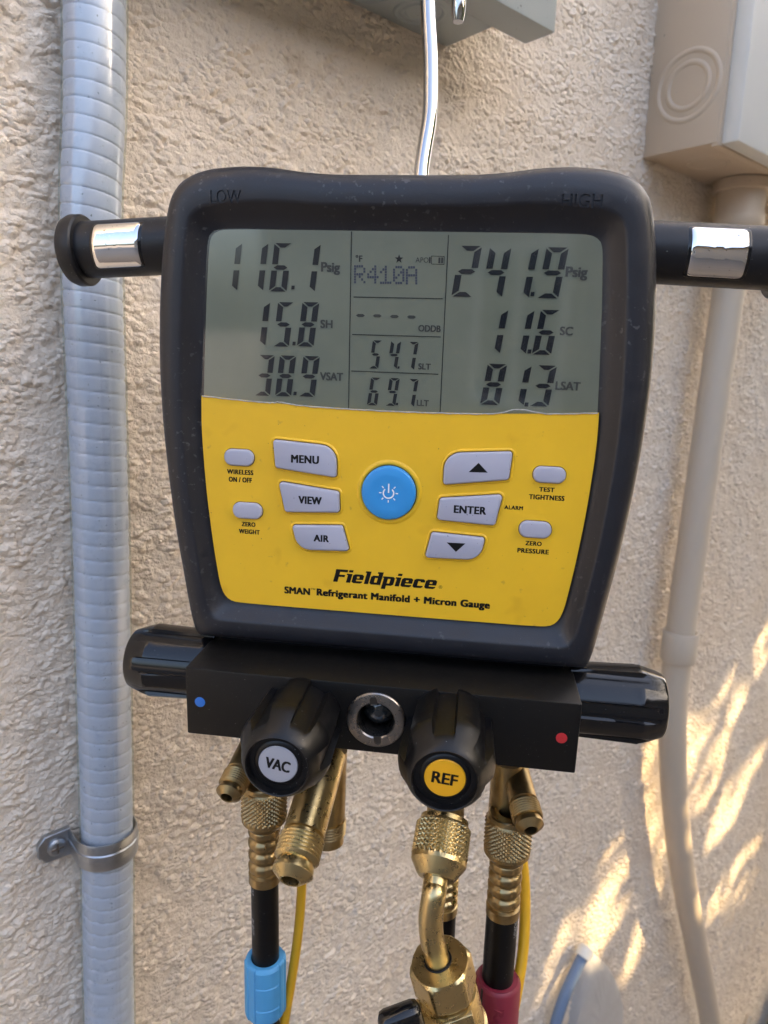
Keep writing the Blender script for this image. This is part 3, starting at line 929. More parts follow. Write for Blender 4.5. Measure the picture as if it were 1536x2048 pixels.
# centre column
digit('5', 751, 709, 19, 55, 5.5); digit('4', 788, 710, 20, 55, 5.5); dot(797, 735, 4.5); digit('7', 823, 712, 19, 55, 5.5)
digit('6', 748, 783, 20, 55, 5.5); digit('9', 785, 784, 20, 55, 5.5); dot(794, 808, 4.5); digit('7', 823, 786, 19, 55, 5.5)
for x, y in ((720.8, 631), (754.4, 631.8), (788.8, 633), (823, 634)):
    c = px(x, y, WI); k = mmpp(x, y, WI)
    mk('lcd_dash', [(c[0]+a*k, c[1]+b*k, WI) for a, b in ((-9, 0), (-5, 3), (5, 3), (9, 0), (5, -3), (-5, -3))], [tuple(range(6))], M['lcd_ink2'], LCD, smooth=False)
def lcd_text(s, cx, cy, w, h, b=.045, m=None): lettering(s, cx, cy, w, h, WI-.035, m or M['lcd_ink2'], LCD, bold=b, name='lcd_legend')
lcd_text('Psig', 661, 537, 39, 24); lcd_text('Psig', 1153, 547, 43, 26)
lcd_text('SH', 653, 648, 25, 16); lcd_text('VSAT', 663, 753, 47, 16)
lcd_text('SC', 1133, 662, 26, 17); lcd_text('LSAT', 1136, 772, 49, 17)
lcd_text('°F', 718, 517, 14, 13); lcd_text('APO', 844, 520, 26, 10, 0.); lcd_text('ODDB', 859, 657, 45, 13)
lcd_text('SLT', 849, 733, 25, 12); lcd_text('LLT', 845.5, 806, 24, 12)
# star, battery, separators
def flat(name, pts, faces=None, m=None, par=None):
    return mk(name, [(*p[:2], WI) for p in pts], faces or [tuple(range(len(pts)))], m or M['lcd_ink2'], par or LCD, smooth=False)
c = px(798, 518, WI); k = mmpp(798, 518, WI)
star = [(c[0]+math.sin(i*math.pi/5)*k*(9 if i % 2 == 0 else 3.6), c[1]+math.cos(i*math.pi/5)*k*(9 if i % 2 == 0 else 3.6)) for i in range(10)]
flat('lcd_star', [c[:2]] + star, [(0, i+1, (i+1) % 10+1) for i in range(10)], M['lcd_ink'])
def quad_px(name, x0, y0, x1, y1):
    a, b = px(x0, y0, WI), px(x1, y1, WI)
    return flat(name, [(a[0], a[1]), (b[0], a[1]), (b[0], b[1]), (a[0], b[1])])
def line_px(p, q, wd, name='lcd_rule'):
    a, b = px(*p, WI)[:2], px(*q, WI)[:2]
    d = b-a; d = d/np.linalg.norm(d); nn = np.array([-d[1], d[0]])*wd*.1
    return flat(name, [a+nn, b+nn, b-nn, a-nn], m=M['lcd_ink'])
quad_px('lcd_battery', 858, 514, 861, 526)
for a, b in (((863, 512), (889, 513)), ((863, 528), (888, 529)), ((863, 512), (863, 528)), ((888.5, 513), (888, 529))): line_px(a, b, 1., 'lcd_battery')
quad_px('lcd_battery', 877, 515, 880.5, 526.5); quad_px('lcd_battery', 882.5, 515, 886, 526.5)
line_px((703, 463), (697, 819), 1.6); line_px((897, 470), (880, 826), 1.6)
line_px((707, 594), (886, 597.5), 1.6); line_px((704.5, 669), (881.5, 674), 1.6); line_px((702.5, 742), (877, 748.5), 1.6)
DOTS = {'R': '11110 10001 10001 11110 10100 10010 10001', '4': '00010 00110 01010 10010 11111 00010 00010', '1': '00100 01100 10100 00100 00100 00100 11111',
        '0': '01110 10001 10011 10101 11001 10001 01110', 'A': '01110 10001 10001 11111 10001 10001 10001'}
for ch, x0 in zip('R410A', (708, 734.4, 760, 786, 811.7)):
    V, Fc = [], []
    for r_, row in enumerate(DOTS[ch].split()):
        for c_, bit in enumerate(row):
            if bit == '1':
                p = px(x0 + 2 + c_*4.7, 532.5 + r_*5.3 + (x0-708)*.022, WI); k = mmpp(770, 548, WI)
                o = len(V); a, b = 2.0*k, 2.2*k
                V += [(p[0]-a, p[1]-b, WI), (p[0]+a, p[1]-b, WI), (p[0]+a, p[1]+b, WI), (p[0]-a, p[1]+b, WI)]; Fc.append((o, o+1, o+2, o+3))
    mk('lcd_character', V, Fc, M['lcd_dot'], LCD, smooth=False)

# ---- buttons
Z3 = lambda x, y: (400 + x*.27344, 840 + y*.27344)
Z4 = lambda x, y: (780 + x*.27344, 860 + y*.27344)
def button(pts, radii, m=None, name='button'):
    base = [px(*p, 0.)[:2] for p in pts]
    poly = round_poly(base, radii)
    rim_o = inset(poly, -1.35)
    V, Fc = prism([(poly, -.6), (poly, 1.25), (inset(poly, .12), 1.6), (inset(poly, .36), 1.86), (inset(poly, .75), 2.0)], cap_bot=False)
    o = mk(name, V, Fc, m or M['button'], DEV, sharp=60)
    V, Fc = prism([(inset(poly, -.22), .05), (inset(poly, -.34), .42), (inset(poly, -.62), .58), (inset(poly, -1.05), .40), (rim_o, .004)], cap_top=False, cap_bot=False)
    mk('button_rim', V, Fc, M['yellow'], o, sharp=60)
    V, Fc = prism([(inset(poly, -.30), .03), (inset(poly, .05), .03)], cap_top=False, cap_bot=False)
    mk('button_gap', V, Fc, M['groove'], o, smooth=False)
    return o
def zs(zf, pts): return [zf(*p) for p in pts]
BT = 2.0
def blabel(o, s, p, w, h, bold=.065): lettering(s, *p, w*.27344, h*.27344, BT, M['ink'], o, bold=bold, space=1.08)
b = button(zs(Z3, [(540,140),(1000,192),(1003,418),(558,345)]), [1.2, 7., 1.2, 1.4]); blabel(b, 'MENU', Z3(768, 288), 210, 60)
b = button(zs(Z3, [(580,446),(1020,520),(1026,672),(628,668)]), 1.4); blabel(b, 'VIEW', Z3(805, 588), 175, 58)
b = button(zs(Z3, [(678,765),(1045,768),(1096,953),(722,942)]), [1.2, 1.2, 1.3, 7.]); blabel(b, 'AIR', Z3(887, 866), 115, 52)
b = button(zs(Z4, [(400,166),(897,154),(868,360),(390,396)]), [7., 1.3, 1.4, 1.2])
def tri(o, pts):
    P = [px(*p, BT) for p in pts]
    mk('arrow_mark', [(q[0], q[1], BT+.035) for q in P], [(0, 1, 2)], M['ink'], o, smooth=False)
tri(b, zs(Z4, [(575,308),(715,312),(648,240)]))
b = button(zs(Z4, [(365,495),(826,468),(765,694),(344,650)]), 1.4); blabel(b, 'ENTER', Z4(585, 585), 236, 58)
b = button(zs(Z4, [(306,743),(697,784),(652,945),(256,926)]), [1.3, 1.3, 6.5, 1.3])
tri(b, zs(Z4, [(415,822),(552,830),(482,892)]))
for zf, x0, x1, y0, y1 in ((Z3, 183, 397, 213, 332), (Z3, 245, 458, 603, 718), (Z4, 1045, 1285, 267, 385), (Z4, 943, 1180, 665, 785)):
    P = [px(*zf(*q), 0.) for q in ((x0, y0), (x1, y0), (x1, y1), (x0, y1))]
    cu_, cv_ = np.mean([p[0] for p in P]), np.mean([p[1] for p in P])
    w_ = (P[1][0]-P[0][0]+P[2][0]-P[3][0])/4; h_ = (P[0][1]-P[3][1]+P[1][1]-P[2][1])/4
    poly = round_poly([(cu_-w_, cv_+h_), (cu_+w_, cv_+h_), (cu_+w_, cv_-h_), (cu_-w_, cv_-h_)], h_*.94)
    V, Fc = prism([(poly, -.6), (poly, .9), (inset(poly, .15), 1.2), (inset(poly, .45), 1.45), (inset(poly, .9), 1.55)], cap_bot=False)
    o = mk('small_button', V, Fc, M['button'], DEV, sharp=60)
    V, Fc = prism([(inset(poly, -.28), .03), (inset(poly, .05), .03)], cap_top=False, cap_bot=False)
    mk('button_gap', V, Fc, M['groove'], o, smooth=False)
# round power button
pc = px(777.5, 985.5, 1.)
kk = mmpp(777.5, 985.5, 1.)
R_ = 54.5*kk
V, Fc = lathe((pc[0], pc[1], -.5), (0, 0, 1), [(0, R_), (2.1, R_), (2.6, R_-.25), (2.9, R_-.8), (2.75, R_*.6), (2.65, R_*.3), (2.6, 0)], 72)
PB = mk('power_button', V, Fc, M['blue_button'], DEV, sharp=50)
V, Fc = lathe((pc[0], pc[1], 0), (0, 0, 1), [(.05, R_+.3), (.42, R_+.55), (.55, R_+1.1), (.4, R_+1.8), (.004, R_+2.4)], 72)
mk('button_rim', V, Fc, M['yellow'], PB, sharp=60)
V, Fc = lathe((pc[0], pc[1], 0), (0, 0, 1), [(.03, R_-.1), (.03, R_+.32)], 72)
mk('button_gap', V, Fc, M['groove'], PB)
def power_icon():
    V, Fc = [], []
    ic = px(*Z3(1379, 535), 2.2)
    wt = 2.28
    k = kk*.27344
    def quad(a, b_, wd):
        a, b_ = np.array(a), np.array(b_); d = b_-a; d /= np.linalg.norm(d); nn = np.array([-d[1], d[0]])*wd/2
        o = len(V)
        V.extend([(*(a+nn), wt), (*(b_+nn), wt), (*(b_-nn), wt), (*(a-nn), wt)]); Fc.append((o, o+1, o+2, o+3))
    C2 = ic[:2]
    a0, a1 = rad(90+42), rad(90+318)
    for i in range(28):
        t1, t2 = a0+(a1-a0)*i/28, a0+(a1-a0)*(i+1)/28
        o = len(V)
        for t in (t1, t2):
            for r in (33*k, 43*k): V.append((C2[0]+math.cos(t)*r, C2[1]+math.sin(t)*r, wt))
        Fc.append((o, o+1, o+3, o+2))
    quad(C2+np.array([0, 2*k]), C2+np.array([0, 70*k]), 10*k)
    for i in range(8):
        t = rad(90+45*i)
        if i == 0: continue
        d = np.array([math.cos(t), math.sin(t)])
        quad(C2+d*52*k, C2+d*70*k, 8*k)
    mk('power_symbol', V, Fc, M['ring_white'], PB, smooth=False)
power_icon()
# printed words on the panel
def plabel(s, zf, x, y, w, h, bold=.065): lettering(s, *zf(x, y), w*.27344, h*.27344, 0., M['ink'], PANEL, bold=bold, space=1.12)
plabel('WIRELESS', Z3, 294, 381, 200, 36); plabel('ON / OFF', Z3, 295, 437, 176, 38)
plabel('ZERO', Z3, 355, 763, 106, 34); plabel('WEIGHT', Z3, 361, 817, 158, 35)
plabel('TEST', Z4, 1147, 436, 110, 34); plabel('TIGHTNESS', Z4, 1146, 494, 256, 37)
plabel('ALARM', Z4, 905, 568, 135, 29); plabel('ZERO', Z4, 1050, 830, 118, 34); plabel('PRESSURE', Z4, 1046, 886, 226, 36)
def logo():
    """heavy slanted block letters"""
    def r(x0, y0, x1, y1, c=(0, 0, 0, 0)):          # chamfers: bl, br, tr, tl
        p = []
        for (x, y, sx, sy), q in zip(((x0, y0, 1, 1), (x1, y0, -1, 1), (x1, y1, -1, -1), (x0, y1, 1, -1)), c):
            if q == 0: p.append((x, y))
            else:
                a, b_ = (x, y+sy*q), (x+sx*q, y)
                p += [a, b_] if sx*sy > 0 else [b_, a]
        return p
    K = .13
    bowl_t, bowl_b = r(.02, .75, .86, 1., (0, 0, K, K)), r(.02, 0, .86, .25, (K, K, 0, 0))
    gl = {'F': ([r(.02, 0, .38, 1.42), r(.0, 1.14, .98, 1.42), r(.2, .58, .84, .84)], 1.0),
          'i': ([r(.06, 0, .40, 1.), r(-.04, .84, .3, 1.), r(.06, 1.16, .40, 1.42)], .48),
          'l': ([r(.06, 0, .40, 1.42), r(-.04, 1.24, .3, 1.42)], .48),
          'e': ([r(.0, .12, .34, .88), bowl_t, bowl_b, r(.54, .42, .88, .88), r(.2, .40, .88, .56)], .96),
          'c': ([r(.0, .12, .34, .88), r(.02, .75, .84, 1., (0, 0, K, K)), r(.02, 0, .80, .25, (K, K, 0, 0)), r(.52, .64, .86, .88)], .92),
          'd': ([r(.0, .12, .34, .88), bowl_t[:1] + [(.6, .75), (.6, 1.), (.15, 1.), (.02, .87)], r(.02, 0, .7, .25, (K, 0, 0, 0)), r(.55, 0, .89, 1.42), r(.44, 1.24, .8, 1.42)], .98),
          'p': ([r(.04, -.40, .38, 1.), r(-.06, .84, .3, 1.), r(.2, .75, .9, 1., (0, 0, K, 0)), r(.2, 0, .9, .25, (0, K, 0, 0)), r(.58, .12, .92, .88)], 1.0)}
    V, Fc, x0, i = [], [], 0., 0
    for ch in 'Fieldpiece':
        ps, adv = gl[ch]
        for p in ps:
            o = len(V); i += 1
            V += [(x0+x, y, i) for x, y in p]; Fc.append(tuple(range(o, o+len(p))))
        x0 += adv
    tot = x0 - .08
    a = px(665.5, 1163, 0.); e = px(877.5, 1178, 0.)
    sx = (e[0]-a[0])/(tot+.30); sy = 27.0*mmpp(771, 1157)/1.42
    mk('logo', [(a[0]+(x+.19*y)*sx, a[1]+y*sy, .035+.0012*i) for x, y, i in V], Fc, M['ink'], PANEL, smooth=False)
logo()
lettering('®', 881, 1174, 7, 7, 0., M['ink'], PANEL, bold=0.)
lettering('SMAN', 594.5, 1181.5, 53, 15, 0., M['ink'], PANEL, bold=.075, space=1.06)
lettering('™', 626, 1178, 9, 4, 0., M['ink'], PANEL, bold=0.)
lettering('Refrigerant Manifold + Micron Gauge', 804, 1199, 349, 20, 0., M['ink'], PANEL, bold=.066, space=1.10)

# ---- carrying handle
HV, HW = 60.2, -20.
ROD_R = 11.7
def droop(u): return -max(0., abs(u)-88.)*(.062 if u < 0 else .036)      # the grips sag a little at both ends
us = [-143., -142.] + list(np.linspace(-140, 140, 60)) + [146., 147.5]
HANDLE = mk('handle', *tube([(u, HV+droop(u), HW) for u in us], [ROD_R-.6]+[ROD_R]*(len(us)-2)+[ROD_R-.6], 48), M['rod'], DEV, sharp=30)
for sgn in (-1, 1):
    mk('handle_flange', *lathe((sgn*138.0 + (5.5 if sgn > 0 else 0), HV+droop(sgn*141), HW), (1*sgn, -.05, 0), [(0, 11.), (0, 14.0), (.8, 14.7), (4.6, 14.8), (7.0, 13.8), (8.6, 11.6), (9.2, 7), (9.2, 0)], 48), M['rod'], HANDLE, sharp=30)
    def patch(u0, u1, half, r, edge, nm, m_):
        uc, uh = (u0+u1)/2, (u1-u0)/2
        pl0 = round_poly([(-uh, -half), (uh, -half), (uh, half), (-uh, half)], 1.7, 5)
        pl = []
        for q in range(len(pl0)):
            a_, c_ = pl0[q], pl0[(q+1) % len(pl0)]
            nn_ = max(1, int(np.linalg.norm(c_-a_)/1.2))
            pl += [a_+(c_-a_)*t/nn_ for t in range(nn_)]
        V, Fc = [], []
        n = len(pl)
        sc_ = [1., .985, .95, .8, .6, .4, .2]
        rr_ = [r-edge, r-.15, r, r, r, r, r]
        for s, rr in zip(sc_, rr_):
            for p in pl:
                a = p[1]*s/ROD_R
                V.append((uc+p[0]*s, HV+droop(uc+p[0]*s)+math.sin(a)*rr, HW+math.cos(a)*rr))
        V.append((uc, HV+droop(uc), HW+r))
        for i in range(len(sc_)-1):
            for q in range(n): Fc.append((i*n+q, i*n+(q+1) % n, (i+1)*n+(q+1) % n, (i+1)*n+q))
        o = (len(sc_)-1)*n
        for q in range(n): Fc.append((o+q, o+(q+1) % n, o+n))
        mk(nm, V, Fc, m_, HANDLE, sharp=40)
    cu_ = sgn*119.4
    patch(cu_-11.6, cu_+11.6, 10.9, ROD_R+.10, .3, 'magnet_recess', M['gloss'])
    patch(cu_-10.2, cu_+10.2, 9.6, ROD_R+.55, .5, 'magnet_plate', M['chrome'])

# ---- manifold block, neck, dots
BLOCK = mk('manifold_block', *box(-81.6, 81.6, -144., -113.3, -32., 24., .7), M['anod'], DEV, sharp=30)
def cut_hole(ob, c, r, depth):
    V_, F_ = lathe((c[0], c[1], 24.-depth), (0, 0, 1), [(0, 0), (0, r), (depth+5, r), (depth+5, 0)], 48)
    cut = mk('cutter', V_, F_, M['anod'], ob.parent, smooth=False)
    md = ob.modifiers.new('cut', 'BOOLEAN'); md.operation = 'DIFFERENCE'; md.object = cut; md.solver = 'EXACT'
    bpy.context.view_layer.update()
    new = bpy.data.meshes.new_from_object(ob.evaluated_get(bpy.context.evaluated_depsgraph_get()))
    ob.modifiers.clear(); ob.data = new
    bpy.data.objects.remove(cut)
cut_hole(BLOCK, px(752, 1438, 24.), 8.9, 16.)
mk('case_foot', *box(-78, 78, -114.5, -104., -40., -8., 1.), M['rubber'], DEV, sharp=30)
for nm, x, y, col_ in (('blue_dot', 400, 1404, (.03, .16, .55)), ('red_dot', 1123, 1476, (.50, .025, .03))):
    p = px(x, y, 24.)
    mk(nm, *lathe((p[0], p[1], 23.6), (0, 0, 1), [(0, 2.25), (.55, 2.25), (.62, 2.0), (.5, 0)], 28), mat(nm, col_, .4), BLOCK)

# ---- knobs
def knob(p0, d, length, R, name, parent, phase, flutes=6):
    p0 = np.asarray(p0, float)
    k = length
    front = name == 'valve_knob'
    end = .66 if front else .72
    prof = [(0, R*.62), (0, R*.93)]
    for s in np.linspace(.02, end-.03, 10): prof.append((k*s, R*(.95 + .05*s/end)))
    for s in (end-.022, end-.014, end-.006, end, end+.006, end+.015): prof.append((k*s, R))
    if front:
        for s, r in ((.69, .995), (.715, .985), (.745, .965), (.775, .938), (.81, .905), (.84, .875), (.87, .845), (.91, .80), (.955, .745), (.985, .70), (1.0, .66), (.995, .645), (.975, .635), (.93, .62), (.93, .50), (.93, .49)): prof.append((k*s, R*r))
    else:
        for s, r in ((.75, .985), (.80, .955), (.86, .91), (.92, .86), (.965, .82), (.985, .80), (.995, .77), (1.0, .73), (1.0, .64), (.985, .62), (.93, .60), (.93, .49)): prof.append((k*s, R*r))
    depth, wmax = (.17, .50) if front else (.10, .50)
    def rf(s, r, th):
        if r < R*.8 and s < k*.5: return r
        a = ((th + phase)*flutes/(2*math.pi)) % 1.
        dmid = abs(a-.5)*2                       # 0 in the groove's middle
        x = (wmax - dmid)/.06
        x = max(0., min(1., x)); x = x*x*(3-2*x)
        return min(r, R*(1 - depth*x))
    return mk(name, *lathe(p0, d, prof, 216, rf), M['knob' if front else 'gloss'], parent, sharp=38)
KN = {}
for nm, u, v in (('VAC', -31.4, -130.6), ('REF', 30.2, -128.9)):
    o = knob((u, v, 22.5), (0, 0, 1), 38.5, 18.2, 'valve_knob', DEV, rad(28 if nm == 'VAC' else -5))
    cap_m = mat('cap_'+nm, (.36, .37, .42), .4) if nm == 'VAC' else mat('cap_'+nm, (.80, .40, .012), .35)
    cw = 22.5 + 38.5*.93
    mk('cap_seat', *lathe((u, v, cw-.3), (0, 0, 1), [(0, 9.3), (.4, 9.3), (.9, 8.6), (1.0, 7.6), (.3, 7.4)], 56), M['knob'], o, sharp=40)
    disc = mk('cap_disc', *lathe((u, v, cw-.4), (0, 0, 1), [(0, 7.5), (1.0, 7.5), (1.35, 7.2), (1.4, 6.8), (1.4, 0)], 56), cap_m, o, sharp=40)
    P = DORG + (DR*u+DU*v+DO*(cw+1))/1000
    wid, hgt_ = (9.6, 4.6) if nm == 'VAC' else (9.4, 4.6)
    tilt = rad(-9 if nm == 'VAC' else -5)
    Vt, Ft = bold_text(nm, wid, hgt_, .05)
    vs = []
    for x, y, z in Vt:
        vs.append((u + x*math.cos(tilt) - y*math.sin(tilt), v + x*math.sin(tilt) + y*math.cos(tilt), cw+1.05+z))
    mk('lettering', vs, Ft, M['ink'], disc, smooth=False)
for sgn in (-1, 1):
    k_ = knob((sgn*80.5, -128., -10.), (sgn, 0, 0), 40.5, 17.2, 'side_knob', DEV, rad(10), 7)
    mk('end_cap', *lathe((sgn*(80.5+37.4), -128., -10.), (sgn, 0, 0), [(0, 10.4), (1.6, 10.4), (2.4, 9.6), (2.6, 0)], 48), M['knob'], k_, sharp=40)

# ---- sight glass
sg = px(752, 1438, 24.)
SR = 12.2
V, Fc = lathe((sg[0], sg[1], 23.5), (0, 0, 1), [(0, SR), (1.4, SR), (1.9, SR-.4), (2.05, SR-.9), (2.05, 8.1), (1.5, 7.6), (-10., 7.5)], 72)
SIGHT = mk('sight_ring', V, Fc, M['ring'], DEV, sharp=30)
mk('sight_window', *lathe((sg[0], sg[1], 23.5), (0, 0, 1), [(-9.5, 7.6), (-7.6, 6.6), (-5.6, 5.0), (-4.4, 3.0), (-4.0, 1.4), (-3.9, 0)], 48), M['glass_dark'], SIGHT, sharp=60)
for ang in (rad(97), rad(277)):
    e = np.array([math.cos(ang), math.sin(ang), 0]); q = np.array([-e[1], e[0], 0])
    p0 = np.array([sg[0], sg[1], 0])
    pl = [p0+e*6.9-q*1.5, p0+e*9.6-q*1.5, p0+e*10.4-q*1.1, p0+e*10.8, p0+e*10.4+q*1.1, p0+e*9.6+q*1.5, p0+e*6.9+q*1.5]
    V, Fc = prism([(pl, 25.4), ([x[:2] for x in pl], 25.62), (inset([x[:2] for x in pl], .3), 25.68), (inset([x[:2] for x in pl], .55), 25.6)], cap_bot=False)
    mk('wrench_slot', V, Fc, M['slot'], SIGHT, smooth=False)

# ---- brass ports
def thread(p0, d, s0, s1, r, pitch=1.25, depth=.45):
    """profile rows of a screw thread"""
    out = []
    s = s0
    while s < s1-pitch*.5:
        out += [(s, r-depth), (s+pitch*.35, r), (s+pitch*.55, r), (s+pitch*.95, r-depth)]
        s += pitch
    return out
def flare_port(p0, p1, r, name, m, parent, tl, hex_=False):
    p0, p1 = np.asarray(p0, float), np.asarray(p1, float)
    L = np.linalg.norm(p1-p0); d = (p1-p0)/L
    nose = r*.62
    prof = [(0, 0), (0, r*.93), (L-tl-nose-1.6, r*.93), (L-tl-nose-1.2, r*.82), (L-tl-nose, r*.82)] + thread(p0, d, L-tl-nose, L-nose-r*.25, r, 1.35*r/8, .07*r)
    prof += [(L-nose-r*.2, r*.80), (L-nose, r*.88), (L-nose*.55, r*.90), (L-.3, r*.52), (L, r*.46), (L-.2, r*.40), (L-2.2*r, r*.38), (L-2.2*r, 0)]
    return mk(name, *lathe(p0, d, prof, 48), m, parent, sharp=28)
vt, vb = px_depth(648, 1530, .317), px_depth(580, 1763, .2775)
flare_port(vt + (vt-vb)*.10, vb, 9.3, 'vacuum_port', M['brass'], DEV, 12.)
flare_port((px_depth(660, 1500, .323)), px_depth(655, 1692, .333), 8.4, 'port', M['brass_dark'], DEV, 9.)
a0, a1 = px_depth(505, 1490, .322), px_depth(453, 1596, .298)
flare_port(a0, a1, 6.2, 'service_port', M['brass_dark'], DEV, 8.)
a0, a1 = px_depth(1026, 1525, .322), px_depth(1062, 1662, .293)
flare_port(a0, a1, 6.6, 'service_port', M['brass_dark'], DEV, 8.)
mk('port_stem', *lathe(px_depth(528, 1490, .318), DOWN, [(0, 0), (0, 7.6), (26, 7.6), (26.5, 6.5), (26.5, 0)], 32), M['brass_dark'], DEV)
mk('port_stem', *lathe(px_depth(1016, 1520, .316), DOWN, [(0, 0), (0, 7.2), (34, 7.2), (34.5, 6.5), (34.5, 0)], 32), M['brass_dark'], DEV)
rt0, rt1 = px_depth(893, 1590, .318), px_depth(889, 1650, .306)
mk('port_stem', *lathe(rt0, rt1-rt0, [(0, 0), (0, 8.2), (np.linalg.norm(rt1-rt0)+2, 8.2), (np.linalg.norm(rt1-rt0)+2, 0)], 32), M['brass_dark'], DEV)

# ---- steel hook
hk = [px_depth(843, 395, .312), px_depth(843, 345, .312), px_depth(849, 300, .313), px_depth(858, 245, .314), px_depth(861, 200, .315), px_depth(861, 120, .316), px_depth(857, 40, .317), px_depth(855, -40, .318)]
top = hk[-1]
tip = px_depth(916, 44, .327)
up_ = -DOWN
dv = tip - top; side = dv - up_*(dv @ up_)
rad_ = np.linalg.norm(side)/2; sd = side/np.linalg.norm(side)
tp = top + up_*9
arc = [tp + sd*rad_*(1-math.cos(t)) + up_*rad_*math.sin(t)*1.2 for t in np.linspace(0, math.pi, 9)]
dn = arc[-1]
path = spline(hk, 50) + spline([top + up_*2] + arc + [dn*.6 + tip*.4, tip], 50)
RH = 3.4
V, Fc = tube(path, [RH]*(len(path)-3) + [RH*.99, RH*.93, RH*.72], 24)
HOOK = mk('hook', V, Fc, M['steel'], DEV, sharp=60)
# the bracket it hangs from, out of the picture above
wc = arc[4] - up_*(RH+3.3)
WP = DORG + (DR*wc[0]+DU*wc[1]+DO*wc[2])/1000
root = thing('hanger_bracket', 'steel arm and drop rod fixed to the wall above the manifold hook', 'bracket', (WP[0], 0, 2.45))
zb = WP[2]-2.45
mk('drop_rod', *lathe((0, WP[1], 0), (0, 0, -1), [(0, 0), (0, .003), (-zb-.012, .003), (-zb-.012, 0)], 16), M['steel'], root, dev=False)
ang = math.atan2(DO[1], DO[0])
ex = np.array([math.cos(ang), math.sin(ang), 0.])*.014
ctr_ = np.array([0, WP[1], zb])
mk('cross_pin', *lathe(ctr_-ex, ex, [(0, 0), (0, .003), (.028, .003), (.028, 0)], 16), M['steel'], root, dev=False)
mk('yoke', *tube([ctr_-ex, ctr_-ex*1.1+np.array([0, 0, .012]), ctr_*np.array([1, 1, 0])+np.array([0, 0, zb+.03])], .0022, 10), M['steel'], root, dev=False)
mk('arm', *box(-.012, .012, WP[1]-.02, .004, -.004, .004, .001), M['galv'], root, dev=False)
mk('base_plate', *box(-.025, .025, -.008, .006, -.04, .04, .002), M['galv'], root, dev=False)

# ================================================================== hoses
def knurl_nut(p0, d, length, R, m, parent, name='knurled_nut', n=28, s_end=.70):
    rows = [(0, R*.45), (0, R*.80), (length*.02, R*.86), (length*.10, R*.88), (length*.13, R*.93)]
    for s in np.linspace(.15, s_end, 44): rows.append((length*s, R))
    rows += [(length*(s_end+.03), R*.975), (length*(s_end+.10), R*.97), (length*.96, R*.70), (length, R*.62), (length, R*.45)]
    def rf(s, r, th):
        t = s/length
        if t < .145 or t > s_end+.005: return r
        z = s/R
        f1 = ((th*n/(2*math.pi)) + z*n/5.4) % 1.; f2 = ((th*n/(2*math.pi)) - z*n/5.4) % 1.
        k1, k2 = min(f1, 1-f1)*2, min(f2, 1-f2)*2
        return r*(.925 + .085*min(k1, k2))
    return mk(name, *lathe(p0, d, rows, 272, rf), m, parent, sharp=25)
def ferrule(p0, d, L, R, m, parent, bands=4, name='crimp_ferrule'):
    rows = [(0, R*.5), (0, R*.92)]
    N_ = 60
    for i in range(N_+1):
        t = i/N_
        x = t*(bands+.9)
        rr = R*(1. - .16*(abs(math.cos(math.pi*x))**5 if t < .84 else 0))
        rows.append((L*t, rr))
    rows += [(L, R*.94), (L, R*.6)]
    return mk(name, *lathe(p0, d, rows, 64, lambda s, r, th: r*(1 - .05*math.exp(-((((th*6/(2*math.pi)) % 1.)-.5)/.11)**2)) if .03*L < s < L*.84 else r), m, parent, sharp=40)
def hose_print(s, path_fn, R, ang, t0, size, parent, e1, e2, d):
    V, Fc = [], []
    Vt, Ft = text_mesh(s, .0)
    wid = size*.62*len(s)
    vs = []
    for x, y in Vt:
        sx = t0 + (x+.5)*wid
        a = ang + y*size/R
        vs.append(path_fn(sx) + (e1*math.cos(a)+e2*math.sin(a))*(R+.05))
    return mk('print', vs, Ft, M['hose_print'], parent, smooth=False)
def hose(name, label, top, nut_R, nut_L, fer_R, fer_L, hose_R, hose_L, m_nut, sleeve=None, grp=None, drift=(0, 0), nut=True, bands=4, show=None):
    top = np.asarray(top, float)
    d = DOWN
    root = dthing(name, label, 'hose', top + d*(nut_L+fer_L+hose_L), grp)
    if nut: knurl_nut(top, d, nut_L, nut_R, m_nut, root)
    ferrule(top + d*(nut_L-2), d, fer_L+2, fer_R, m_nut, root, bands)
    h0 = top + d*(nut_L+fer_L-3)
    P = [h0, h0 + d*hose_L*.3 + np.array([drift[0]*.2, 0, drift[1]*.2]), h0 + d*hose_L*.65 + np.array([drift[0]*.6, 0, drift[1]*.6]), h0 + d*hose_L + np.array([drift[0], 0, drift[1]])]
    mk('hose_tube', *tube(spline(P, 60), hose_R, 32), M['hose'], root)
    if sleeve: sleeve(root, h0, d)
    return root, h0, d
LOWT = px_depth(528, 1562, .317)
def blue_sleeve(root, h0, d):
    s0 = h0 + d*(np.linalg.norm(px_depth(527, 1917, .331) - h0) + 2.2); R = 9.3; L = 30.5
    d_, e1, e2 = frame_of(d)
    toc = px_depth(527, 1950, .30) - px_depth(527, 1950, .34); toc -= d*(toc @ d)
    a0 = math.atan2(toc @ e2, toc @ e1)
    rows = [(0, 6.6), (0, 8.2), (.6, 9.0), (1.4, R)] + [(s_, R) for s_ in np.linspace(2, L-2, 60)] + [(L-.8, 9.0), (L, 8.2), (L, 6.6)]
    def rf(s, r, th):
        if r < 8.1: return r
        a = abs((th-a0+.12+math.pi) % (2*math.pi) - math.pi)
        q = 1.
        if a < .62:
            q = 1.03 if 1 < s < L-1 else 1.0                       # proud front pad
            if abs(s-9.6) < .45 or abs(s-21.5) < .45: q = .985      # its two joints
        elif a < .70: q = .965                                      # slots either side
        elif 1.15 < a < 1.75: q = 1.05
        return r*q
    o = mk('clip_sleeve', *lathe(s0, d, rows, 180, rf), M['blue_plastic'], root, sharp=30)
    o['label'] = 'light blue plastic clip sleeve'
